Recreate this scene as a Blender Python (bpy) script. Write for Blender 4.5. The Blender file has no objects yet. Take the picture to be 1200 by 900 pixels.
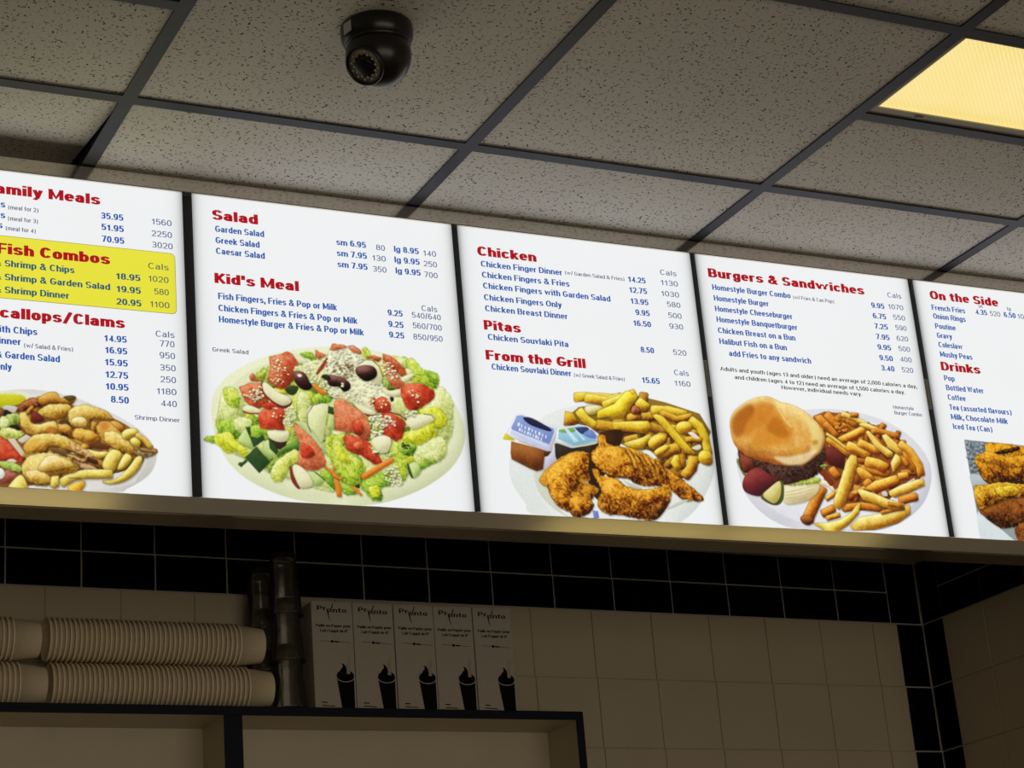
import bpy, bmesh, math, random
import numpy as np
from mathutils import Vector, Matrix
random.seed(5); rng = np.random.default_rng(7)
scene = bpy.context.scene
COL = scene.collection

# ------------------------------------------------------------------ camera
cam_d = bpy.data.cameras.new('camera'); cam = bpy.data.objects.new('camera', cam_d); COL.objects.link(cam)
RM = ((0.8967466993684614, -0.4342532168631313, -0.08526136766281713),
      (0.07531831801381704, 0.3396124907027791, -0.9375449360591677),
      (0.4360877298701275, 0.8343185841167527, 0.33725360198823917))
m = Matrix(((RM[0][0], -RM[1][0], -RM[2][0], 0), (RM[0][1], -RM[1][1], -RM[2][1], 0), (RM[0][2], -RM[1][2], -RM[2][2], 1.6), (0, 0, 0, 1)))
cam.matrix_world = m
cam_d.sensor_width = 36; cam_d.lens = 2395.6 / 1200 * 36; cam_d.clip_start = 0.05
scene.camera = cam
# ------------------------------------------------------------------ world, light, exposure
scene.view_settings.view_transform = 'Standard'; scene.view_settings.look = 'None'
scene.view_settings.exposure = 0.0; scene.view_settings.gamma = 1.0; scene.view_settings.use_curve_mapping = False
w = bpy.data.worlds.new('room_ambience'); scene.world = w; w.use_nodes = True
w.node_tree.nodes['Background'].inputs[0].default_value = (1.0, 0.86, 0.64, 1); w.node_tree.nodes['Background'].inputs[1].default_value = 0.12
def area(name, loc, rot, sx, sy, power, col):
    l = bpy.data.lights.new(name, 'AREA'); l.shape = 'RECTANGLE'; l.size = sx; l.size_y = sy; l.energy = power; l.color = col
    o = bpy.data.objects.new(name, l); COL.objects.link(o); o.location = loc; o.rotation_euler = rot
    return o
# added warm fill lamp, out of view behind the camera, to brighten the room
area('added_room_fill', (1.5, -3.6, 1.5), (math.radians(86), 0, 0), 6.0, 2.2, 57, (1.0, 0.88, 0.70))
LENS_STRENGTH = 1.0
BOARD_STRENGTH = 1.0

# ------------------------------------------------------------------ helpers
def lin(h):
    if isinstance(h, str): h = [int(h[i:i+2], 16) for i in (0, 2, 4)]
    return tuple(((c/255)/12.92 if c/255 <= 0.04045 else ((c/255+0.055)/1.055)**2.4) for c in h)
def tag(o, label=None, cat=None, group=None, kind=None):
    if label: o['label'] = label
    if cat: o['category'] = cat
    if group: o['group'] = group
    if kind: o['kind'] = kind
    return o
def link(name, me, mat=None, parent=None, loc=None):
    o = bpy.data.objects.new(name, me); COL.objects.link(o)
    if mat is not None and me is not None and not me.materials: me.materials.append(mat)
    if parent is not None: o.parent = parent
    if loc is not None: o.location = loc
    return o
def empty(name, loc=(0, 0, 0), rot=(0, 0, 0)):
    o = bpy.data.objects.new(name, None); COL.objects.link(o); o.location = loc; o.rotation_euler = rot; o.empty_display_size = .05
    return o
def mesh_boxes(name, boxes, bevel=0.0):
    bm = bmesh.new()
    for (x0, y0, z0, x1, y1, z1) in boxes:
        vs = [bm.verts.new(p) for p in ((x0,y0,z0),(x1,y0,z0),(x1,y1,z0),(x0,y1,z0),(x0,y0,z1),(x1,y0,z1),(x1,y1,z1),(x0,y1,z1))]
        for f in ((0,3,2,1),(4,5,6,7),(0,1,5,4),(1,2,6,5),(2,3,7,6),(3,0,4,7)): bm.faces.new([vs[i] for i in f])
    if bevel: bmesh.ops.bevel(bm, geom=bm.edges[:], offset=bevel, segments=1, affect='EDGES', clamp_overlap=True)
    me = bpy.data.meshes.new(name); bm.to_mesh(me); bm.free(); return me
def lathe(name, prof, n=28, axis='Z', smooth=True, rib=0.0):
    """closed surface of revolution; prof = [(r, h), ...]"""
    V = []; Fc = []
    for (r, h) in prof:
        for k in range(n):
            a = 2*math.pi*k/n; rr = r*(1+(rib if k % 2 else 0))
            V.append((rr*math.cos(a), rr*math.sin(a), h) if axis == 'Z' else (h, rr*math.cos(a), rr*math.sin(a)))
    for i in range(len(prof)-1):
        for k in range(n):
            a, b = i*n+k, i*n+(k+1) % n
            Fc.append((a, b, b+n, a+n) if axis == 'Z' else (a, b, b+n, a+n))
    me = bpy.data.meshes.new(name); me.from_pydata(V, [], Fc); me.update()
    bm = bmesh.new(); bm.from_mesh(me); bmesh.ops.remove_doubles(bm, verts=bm.verts[:], dist=1e-5)
    bmesh.ops.recalc_face_normals(bm, faces=bm.faces[:])
    for f in bm.faces: f.smooth = smooth
    bm.to_mesh(me); bm.free(); return me
def material(name):
    mt = bpy.data.materials.new(name); mt.use_nodes = True
    nt = mt.node_tree; return mt, nt, nt.nodes['Principled BSDF']
def N(nt, t, **kw):
    n = nt.nodes.new(t)
    for k, v in kw.items(): setattr(n, k, v)
    return n
def mth(nt, op, a, b=None, c=None, clamp=False):
    n = N(nt, 'ShaderNodeMath', operation=op); n.use_clamp = clamp
    for i, v in enumerate((a, b, c)):
        if v is None: continue
        if isinstance(v, (int, float)): n.inputs[i].default_value = v
        else: nt.links.new(v, n.inputs[i])
    return n.outputs[0]
def mixc(nt, f, a, b, mode='MIX'):
    n = N(nt, 'ShaderNodeMix', data_type='RGBA', blend_type=mode)
    for s, v in ((n.inputs[0], f), (n.inputs[6], a), (n.inputs[7], b)):
        if isinstance(v, (int, float)): s.default_value = v
        elif isinstance(v, tuple): s.default_value = (*v[:3], 1)
        else: nt.links.new(v, s)
    return n.outputs[2]
def simple(name, col, rough=.5, metal=0.0, var=.06, scale=30, bump=0.0, spec=.5, coat=0.0):
    mt, nt, b = material(name)
    c = lin(col) if isinstance(col, str) else col
    g = N(nt, 'ShaderNodeNewGeometry'); nz = N(nt, 'ShaderNodeTexNoise'); nz.inputs['Scale'].default_value = scale; nz.inputs['Detail'].default_value = 4
    nt.links.new(g.outputs['Position'], nz.inputs['Vector'])
    o = mixc(nt, nz.outputs[0], tuple(x*(1-var*2) for x in c), tuple(min(1, x*(1+var*2)) for x in c))
    nt.links.new(o, b.inputs['Base Color'])
    b.inputs['Roughness'].default_value = rough; b.inputs['Metallic'].default_value = metal; b.inputs['Specular IOR Level'].default_value = spec; b.inputs['Coat Weight'].default_value = coat
    if bump:
        bp = N(nt, 'ShaderNodeBump'); bp.inputs['Strength'].default_value = bump; bp.inputs['Distance'].default_value = .002
        nt.links.new(nz.outputs[0], bp.inputs['Height']); nt.links.new(bp.outputs[0], b.inputs['Normal'])
    return mt

# ------------------------------------------------------------------ materials
def tile_material():
    mt, nt, b = material('acoustic_tile')
    g = N(nt, 'ShaderNodeNewGeometry'); pos = g.outputs['Position']
    S = 118.0
    wob = N(nt, 'ShaderNodeTexNoise'); wob.inputs['Scale'].default_value = 260; wob.inputs['Detail'].default_value = 2; nt.links.new(pos, wob.inputs['Vector'])
    sub = N(nt, 'ShaderNodeVectorMath', operation='SUBTRACT'); nt.links.new(wob.outputs['Color'], sub.inputs[0]); sub.inputs[1].default_value = (.5, .5, .5)
    scw = N(nt, 'ShaderNodeVectorMath', operation='SCALE'); nt.links.new(sub.outputs[0], scw.inputs[0]); scw.inputs['Scale'].default_value = .0052
    add = N(nt, 'ShaderNodeVectorMath', operation='ADD'); nt.links.new(pos, add.inputs[0]); nt.links.new(scw.outputs[0], add.inputs[1])
    flat = N(nt, 'ShaderNodeVectorMath', operation='MULTIPLY'); nt.links.new(add.outputs[0], flat.inputs[0]); flat.inputs[1].default_value = (1, 1, 0)
    masks = []
    for S, ln, wd, off in ((112.0, .30, .078, 0.0), (60.0, .17, .050, 3.7)):
        of = N(nt, 'ShaderNodeVectorMath', operation='ADD'); nt.links.new(flat.outputs[0], of.inputs[0]); of.inputs[1].default_value = (off, off*2, 0)
        v = N(nt, 'ShaderNodeTexVoronoi', voronoi_dimensions='2D', feature='F1'); v.inputs['Scale'].default_value = S; nt.links.new(of.outputs[0], v.inputs['Vector'])
        ps = N(nt, 'ShaderNodeVectorMath', operation='SCALE'); nt.links.new(of.outputs[0], ps.inputs[0]); ps.inputs['Scale'].default_value = S
        pp_ = N(nt, 'ShaderNodeVectorMath', operation='SCALE'); nt.links.new(v.outputs['Position'], pp_.inputs[0]); pp_.inputs['Scale'].default_value = S
        d = N(nt, 'ShaderNodeVectorMath', operation='SUBTRACT'); nt.links.new(ps.outputs[0], d.inputs[0]); nt.links.new(pp_.outputs[0], d.inputs[1])
        sc = N(nt, 'ShaderNodeSeparateColor'); nt.links.new(v.outputs['Color'], sc.inputs[0])
        ang = mth(nt, 'MULTIPLY', sc.outputs[0], 6.2832)
        r = N(nt, 'ShaderNodeVectorRotate', rotation_type='Z_AXIS'); nt.links.new(d.outputs[0], r.inputs['Vector']); nt.links.new(ang, r.inputs['Angle'])
        sx = N(nt, 'ShaderNodeSeparateXYZ'); nt.links.new(r.outputs[0], sx.inputs[0])
        L = mth(nt, 'MULTIPLY_ADD', sc.outputs[1], ln, ln*.35)
        W = mth(nt, 'MULTIPLY_ADD', sc.outputs[2], wd, wd*.7)
        ax = mth(nt, 'LESS_THAN', mth(nt, 'ABSOLUTE', sx.outputs[0]), L); ay = mth(nt, 'LESS_THAN', mth(nt, 'ABSOLUTE', sx.outputs[1]), W)
        wgt = mth(nt, 'MULTIPLY_ADD', mth(nt, 'FRACT', mth(nt, 'MULTIPLY', sc.outputs[0], 7.31)), 1.5, -.22, clamp=True)
        masks.append(mth(nt, 'MULTIPLY', mth(nt, 'MULTIPLY', ax, ay), wgt))
    pn = N(nt, 'ShaderNodeTexVoronoi', voronoi_dimensions='2D'); pn.inputs['Scale'].default_value = 330; nt.links.new(flat.outputs[0], pn.inputs['Vector'])
    pin = mth(nt, 'LESS_THAN', pn.outputs['Distance'], .16)
    mk = mth(nt, 'MAXIMUM', mth(nt, 'MAXIMUM', masks[0], masks[1]), mth(nt, 'MULTIPLY', pin, .28))
    big = N(nt, 'ShaderNodeTexNoise'); big.inputs['Scale'].default_value = 3.0; nt.links.new(pos, big.inputs['Vector'])
    base = mixc(nt, big.outputs[0], (.74, .71, .64), (.84, .81, .74))
    oi = N(nt, 'ShaderNodeObjectInfo'); base = mixc(nt, 1.0, base, mixc(nt, oi.outputs['Random'], (.95, .95, .95), (1, 1, 1)), 'MULTIPLY')
    c = mixc(nt, mk, base, (.035, .028, .022))
    nt.links.new(c, b.inputs['Base Color']); b.inputs['Roughness'].default_value = .95; b.inputs['Specular IOR Level'].default_value = .15
    bp = N(nt, 'ShaderNodeBump', invert=True); bp.inputs['Strength'].default_value = .5; bp.inputs['Distance'].default_value = .002
    nt.links.new(mk, bp.inputs['Height']); nt.links.new(bp.outputs[0], b.inputs['Normal'])
    return mt
M = {}
M['tile'] = tile_material()
M['tee'] = simple('dark_grid_paint', (.020, .022, .036), .42, var=.12, scale=60, spec=.22)
M['slab'] = simple('plenum_slab', (.05, .045, .04), .9)
M['floor'] = simple('floor_tile', (.20, .17, .14), .35, scale=4)
M['paint'] = simple('wall_paint', (.42, .38, .30), .7, scale=3)
M['grout'] = simple('grout', (.42, .39, .35), .9, scale=120, var=.1, bump=.3)
M['cream'] = simple('cream_tile', (.50, .43, .31), .32, scale=9, var=.03, spec=.3)
M['black'] = simple('black_tile', (.0022, .0022, .0035), .22, scale=20, var=.1, spec=.12)
M['box'] = simple('white_carton', (.44, .39, .33), .6, scale=90, var=.03)
M['ink'] = simple('black_ink', (.004, .004, .004), .7, var=.02, spec=.05)
M['straw'] = simple('straw_print', (.40, .33, .24), .5, var=.05)
M['cup'] = simple('cup_paper', (.88, .74, .52), .55, scale=200, var=.06, bump=.1)
M['navy'] = simple('navy_edge', (.005, .006, .018), .5, var=.1, scale=40, spec=.15)
M['laminate'] = simple('cream_laminate', (.55, .48, .35), .4, scale=14, var=.04)
M['cambody'] = simple('camera_plastic', (.007, .006, .006), .28, var=.1, spec=.45)
M['camglass'] = simple('camera_glass', (.26, .29, .18), .08, var=.2, scale=80, spec=.8, coat=.5)
M['camring'] = simple('camera_ring', (.24, .225, .20), .35, var=.1)
M['led'] = simple('led_lens', (.5, .48, .42), .2, var=.2, scale=200)
M['ledred'] = simple('led_lens_amber', (.45, .18, .08), .2, var=.2, scale=200)
M['sticker'] = simple('white_sticker', (.45, .44, .42), .6, var=.05)
M['lightframe'] = simple('fixture_frame', (.36, .33, .24), .45, var=.05)
M['inside'] = simple('lightbox_interior', (.004, .004, .004), .8)
M['clip'] = simple('clip_metal', (.24, .22, .19), .5, metal=.4)
def metal():
    mt, nt, b = material('brushed_aluminium')
    g = N(nt, 'ShaderNodeNewGeometry'); mp = N(nt, 'ShaderNodeMapping'); nt.links.new(g.outputs['Position'], mp.inputs[0]); mp.inputs['Scale'].default_value = (3, 900, 900)
    nz = N(nt, 'ShaderNodeTexNoise'); nz.inputs['Scale'].default_value = 1.0; nz.inputs['Detail'].default_value = 3; nt.links.new(mp.outputs[0], nz.inputs['Vector'])
    c = mixc(nt, nz.outputs[0], (.62, .57, .50), (.78, .73, .65)); nt.links.new(c, b.inputs['Base Color'])
    b.inputs['Metallic'].default_value = .9
    nt.links.new(mth(nt, 'MULTIPLY_ADD', nz.outputs[0], .07, .085), b.inputs['Roughness'])
    b.inputs['Anisotropic'].default_value = .3
    return mt
M['metal'] = metal()
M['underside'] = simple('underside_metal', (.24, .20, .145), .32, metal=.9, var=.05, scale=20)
def lens_mat():
    mt, nt, b = material('prismatic_lens')
    g = N(nt, 'ShaderNodeNewGeometry'); mp = N(nt, 'ShaderNodeMapping'); nt.links.new(g.outputs['Position'], mp.inputs[0]); mp.inputs['Rotation'].default_value = (0, 0, math.radians(45)); mp.inputs['Scale'].default_value = (1, 1, 0)
    ck = N(nt, 'ShaderNodeTexVoronoi', voronoi_dimensions='2D'); ck.inputs['Scale'].default_value = 150; ck.inputs['Randomness'].default_value = 0.0; nt.links.new(mp.outputs[0], ck.inputs['Vector'])
    nz = N(nt, 'ShaderNodeTexNoise'); nz.inputs['Scale'].default_value = 6; nt.links.new(g.outputs['Position'], nz.inputs['Vector'])
    a = mixc(nt, nz.outputs[0], (1.0, .77, .24), (1.0, .88, .44))
    c = mixc(nt, mth(nt, 'MULTIPLY', ck.outputs['Distance'], 1.1, clamp=True), mixc(nt, 1.0, a, (1.0, .98, .9), 'MULTIPLY'), mixc(nt, 1.0, a, (.72, .66, .5), 'MULTIPLY'))
    b.inputs['Base Color'].default_value = (.3, .28, .2, 1); b.inputs['Roughness'].default_value = .3
    nt.links.new(c, b.inputs['Emission Color']); b.inputs['Emission Strength'].default_value = LENS_STRENGTH
    bp = N(nt, 'ShaderNodeBump'); bp.inputs['Strength'].default_value = .6; bp.inputs['Distance'].default_value = .002; nt.links.new(ck.outputs['Distance'], bp.inputs['Height']); nt.links.new(bp.outputs[0], b.inputs['Normal'])
    return mt
M['lens'] = lens_mat()
def backlit(name, width, const=None):
    """print on a translucent sheet lit from behind; backlight falloff toward the side edges is painted into the emission"""
    mt, nt, b = material(name)
    tc = N(nt, 'ShaderNodeTexCoord'); sp = N(nt, 'ShaderNodeSeparateXYZ'); nt.links.new(tc.outputs['Object'], sp.inputs[0])
    d = mth(nt, 'MINIMUM', sp.outputs[0], mth(nt, 'SUBTRACT', width, sp.outputs[0]))
    e = mth(nt, 'EXPONENT', mth(nt, 'MULTIPLY', d, -1/.0075)); f = mth(nt, 'MULTIPLY_ADD', e, -.62, 1.0)
    nz = N(nt, 'ShaderNodeTexNoise'); nz.inputs['Scale'].default_value = 2.2; nt.links.new(tc.outputs['Object'], nz.inputs['Vector'])
    f = mth(nt, 'MULTIPLY', f, mth(nt, 'MULTIPLY_ADD', nz.outputs[0], .10, .95))
    if const is None:
        at = N(nt, 'ShaderNodeAttribute'); at.attribute_name = 'print'; colr = at.outputs['Color']
    else:
        rg = N(nt, 'ShaderNodeRGB'); rg.outputs[0].default_value = (*const, 1); colr = rg.outputs[0]
    nt.links.new(colr, b.inputs['Emission Color']); nt.links.new(mth(nt, 'MULTIPLY', f, BOARD_STRENGTH), b.inputs['Emission Strength'])
    b.inputs['Base Color'].default_value = (.02, .02, .02, 1); b.inputs['Roughness'].default_value = .35; b.inputs['Specular IOR Level'].default_value = .25
    return mt
WHITE = lin((239, 240, 241))

# ------------------------------------------------------------------ shell
CZ = 3.202
room_floor = link('floor', mesh_boxes('floor', [(-4, -4.2, -.1, 6, 4.1, 0)]), M['floor']); tag(room_floor, kind='structure')
ceiling = link('ceiling', mesh_boxes('ceiling', [(-4, -4.2, CZ+.30, 6, 4.1, CZ+.40)]), M['slab']); tag(ceiling, kind='structure')
wall_left = link('wall_left', mesh_boxes('wall_left', [(-4.1, -4.2, 0, -4, 4.1, CZ+.3)]), M['paint']); tag(wall_left, kind='structure')
wall_back = link('wall_back', mesh_boxes('wall_back', [(-4, 3.922, 0, 3.3, 4.02, CZ+.3)]), M['grout']); tag(wall_back, kind='structure')
wall_right = link('wall_right', mesh_boxes('wall_right', [(3.116, 3.25, 0, 3.3, 3.922, CZ+.3)]), M['grout']); tag(wall_right, kind='structure')

# wall tiles -----------------------------------------------------------------
TX_MESH = {}
def tile_mesh(wd, ht, mat, g=.0026):
    k = (round(wd, 4), round(ht, 4), mat)
    if k not in TX_MESH:
        me = mesh_boxes('tile', [(g/2, 0, g/2, wd-g/2, .006, ht-g/2)], .0009); me.materials.append(M[mat]); TX_MESH[k] = me
    return TX_MESH[k]
ROLL = .012
def back_tile(x, z, wd, ht, mat, g=.0026):
    """the rows drop slightly toward the corner: the tiling is a little out of level"""
    o = link('tile', tile_mesh(wd, ht, mat, g), None, wall_back)
    o.location = (x, 3.9192 + random.uniform(-.0004, .0004), 1.6 + z + ROLL*(3.112-x)); o.rotation_euler = (0, ROLL, random.uniform(-.002, .002)); return o
def right_tile(y, z, wd, ht, mat, g=.0026):
    o = link('tile', tile_mesh(wd, ht, mat, g), None, wall_right)
    o.location = (3.1132 + random.uniform(-.0004, .0004), y, 1.6 + z); o.rotation_euler = (0, 0, -math.pi/2); return o
for c in range(17):
    for r in range(2):
        back_tile(3.0195-.1522*(c+1), 1.0443+.0765*r, .1522, .0765, 'black', .0036)
back_tile(3.0195, 1.0443, .0905, .153, 'black', .0036)
for r in range(4): back_tile(3.033, .8895-.1545*r, .078, .1545, 'black', .0036)
xs = [3.0325, 2.961] + [2.961-.1535*k for k in range(1, 17)]
for c in range(len(xs)-1):
    for r in range(4):
        back_tile(xs[c+1], 1.0443-.1548*(r+1), xs[c]-xs[c+1], .1548, 'cream', .0016)
# right wall: tiles run from the corner toward the room
right_tile(3.919, 1.0443, .0755, .153, 'black', .0036)
for r in range(4): right_tile(3.919, .8895-.1545*r, .0755, .1545, 'black', .0036)
for c in range(4):
    for r in range(2): right_tile(3.8435-.155*c, 1.0443+.0765*r, .155, .0765, 'black', .0036)
for c in range(4):
    for r in range(4): right_tile(3.8435-.1535*c, 1.0443-.1548*(r+1), .1535, .1548, 'cream', .0016)

# suspended ceiling -------------------------------------------------------------
GX = [0.8525+.6096*k for k in range(-6, 9)]
GY = [2.879+.6096*k for k in range(-9, 2)]
FL = .024
LX = {(-1, 0): [(-.3667, .8525), (2.0717, 3.2909)]}
fix_rows = [(2.2694, 2.574, [-.3667, 2.0717]), (1.0502, 1.355, [.2429, 2.6813]), (-.169, .1358, [-.3667, 2.0717]), (-1.388, -1.083, [.2429, 2.6813]), (-2.607, -2.302, [-.3667, 2.0717])]
def in_fixture_cols(xm, row_y0):
    for y0, y1, xsn in fix_rows:
        if abs(y0-row_y0) < .02:
            for x0 in xsn:
                if x0 < xm < x0+1.2192: return True
    return False
tees = []
def tee(name, x0, y0, x1, y1):
    horizontal = abs(x1-x0) > abs(y1-y0)
    if horizontal: bx = [(x0, y0-FL/2, CZ, x1, y0+FL/2, CZ+.0025), (x0, y0-.0015, CZ+.0025, x1, y0+.0015, CZ+.035)]
    else: bx = [(x0-FL/2, y0, CZ, x0+FL/2, y1, CZ+.0025), (x0-.0015, y0, CZ+.0025, x0+.0015, y1, CZ+.035)]
    return link(name, mesh_boxes(name, bx), M['tee'], ceiling)
for x in GX:
    # butt joints between runner lengths
    tee('main_runner', x, -4.1, x, 3.915)
tile_meshes = {}
def ceil_tile(x0, y0, x1, y1, tilt=0.0):
    k = (round(x1-x0, 3), round(y1-y0, 3))
    if k not in tile_meshes:
        me = mesh_boxes('ceiling_tile', [(.006, .006, 0, x1-x0-.006, y1-y0-.006, .016)], .0015); me.materials.append(M['tile']); tile_meshes[k] = me
    o = link('ceiling_tile', tile_meshes[k], None, ceiling); o.location = (x0, y0, CZ+.0035+random.uniform(0, .001)); o.rotation_euler = (tilt, 0, 0); return o
for i in range(len(GX)-1):
    x0, x1 = GX[i], GX[i+1]; xm = (x0+x1)/2
    for j in range(len(GY)):
        y0 = GY[j]; y1 = GY[j+1] if j+1 < len(GY) else 3.912
        tee('cross_tee', x0+FL/2, y0, x1-FL/2, y0)
        if y1 > 3.7 and y0 > 3.4: ceil_tile(x0, y0, x1, y1); continue
        if in_fixture_cols(xm, y0):
            tee('cross_tee', x0+FL/2, y0+.3048, x1-FL/2, y0+.3048)
            ceil_tile(x0, y0+.3048, x1, y1)
        elif abs(y0-2.879) < .01 and i == 5:
            ceil_tile(x0, y0, x1, y1, math.radians(7))      # the cut tile that sits pushed up toward the wall
        else: ceil_tile(x0, y0, x1, y1)

# light fixtures -----------------------------------------------------------------
fx_frame = mesh_boxes('frame', [(0, 0, .0035, 1.195, .006, .060), (0, .2748, .0035, 1.195, .2808, .060), (0, .006, .0035, .006, .2748, .060), (1.189, .006, .0035, 1.195, .2748, .060), (.006, .006, .054, 1.189, .2748, .060),
    (.006, .2588, .0030, 1.189, .2748, .0055), (.006, .006, .0030, .012, .2588, .0055), (.006, .006, .0030, 1.189, .009, .0055), (1.173, .006, .0030, 1.189, .2588, .0055)])
fx_lens = mesh_boxes('lens', [(.0065, .0065, .011, 1.1885, .2743, .0125)])
fx_clip = mesh_boxes('latch', [(0, 0, 0, .016, .006, .003)], .0008)
fl = ['yellow-lit ceiling light panel at the top right corner of the ceiling above the menu board', 'ceiling light panel at the top left edge, mostly outside the picture']
n = 0
for y0, y1, xsn in fix_rows:
    for x0 in xsn:
        e = empty('ceiling_light', (x0+.012, y0+.012, CZ))
        if abs(y0-2.2694) < .01: lb = fl[0] if x0 > 1 else fl[1]
        else: lb = 'ceiling light panel further back in the room, behind the camera'
        tag(e, lb, 'light', 'ceiling light panels')
        link('frame', fx_frame, M['lightframe'], e); link('lens', fx_lens, M['lens'], e)
        for cx in (.10, 1.05): link('latch', fx_clip, M['clip'], e, (cx, .266, .0))

# ------------------------------------------------------------------ menu light box
FX0, FX1 = .490, 3.108
board = empty('menu_light_box', (1.8, 3.16, 1.6+.984))
tag(board, 'long brushed metal light box hanging under the ceiling that holds the five lit menu signs', 'menu board')
bo = Vector((1.8, 3.16, 1.6+.984))
def bx(name, boxes, mat, parent=board, bevel=0.0, o=bo):
    return link(name, mesh_boxes(name, [(a-o.x, b-o.y, c-o.z, d-o.x, e_-o.y, f-o.z) for a, b, c, d, e_, f in boxes], bevel), M[mat], parent)
Z = 1.6
bx('top_rail', [(FX0, 3.127, Z+1.5745, FX1, 3.205, Z+1.601)], 'metal', bevel=.0012)
bx('bottom_rail', [(FX0, 3.127, Z+.9845, FX1, 3.136, Z+1.0155)], 'metal', bevel=.0012)
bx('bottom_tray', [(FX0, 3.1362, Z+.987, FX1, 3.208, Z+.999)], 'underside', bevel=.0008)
bx('end_cap', [(FX0-.012, 3.127, Z+.9845, FX0, 3.208, Z+1.601)], 'metal'); bx('end_cap', [(FX1, 3.127, Z+.9845, FX1+.003, 3.208, Z+1.601)], 'metal')
bx('back_panel', [(FX0, 3.200, Z+.999, FX1, 3.207, Z+1.574)], 'inside')
PANX = {1: (.5145, .5055), 2: (1.0385, .5010), 3: (1.553, .5045), 4: (2.071, .5165), 5: (2.603, .5010)}
PH = .5585
for a, b_ in ((1, 2), (2, 3), (3, 4), (4, 5)):
    g0 = PANX[a][0]+PANX[a][1]; g1 = PANX[b_][0]
    bx('divider_bar', [(g0-.002, 3.142, Z+1.0155, g1+.002, 3.150, Z+1.5740)], 'inside')
    if a in (3, 4):
        zt, zb = (1.352, 1.277) if a == 3 else (1.356, 1.290)
        cl = bx('clip_plate', [(g0+.001, 3.1375, Z+zb, g1-.001, 3.1415, Z+zt)], 'clip'); cl['label'] = 'small ridged grey clip in the dark gap'
        bx('ridge', [(g0+.001, 3.1362, Z+zb+.004*k+.001, g1-.001, 3.1375, Z+zb+.004*k+.003) for k in range(int((zt-zb)/.004))], 'clip', cl, o=Vector((0, 0, 0)) + bo)

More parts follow.
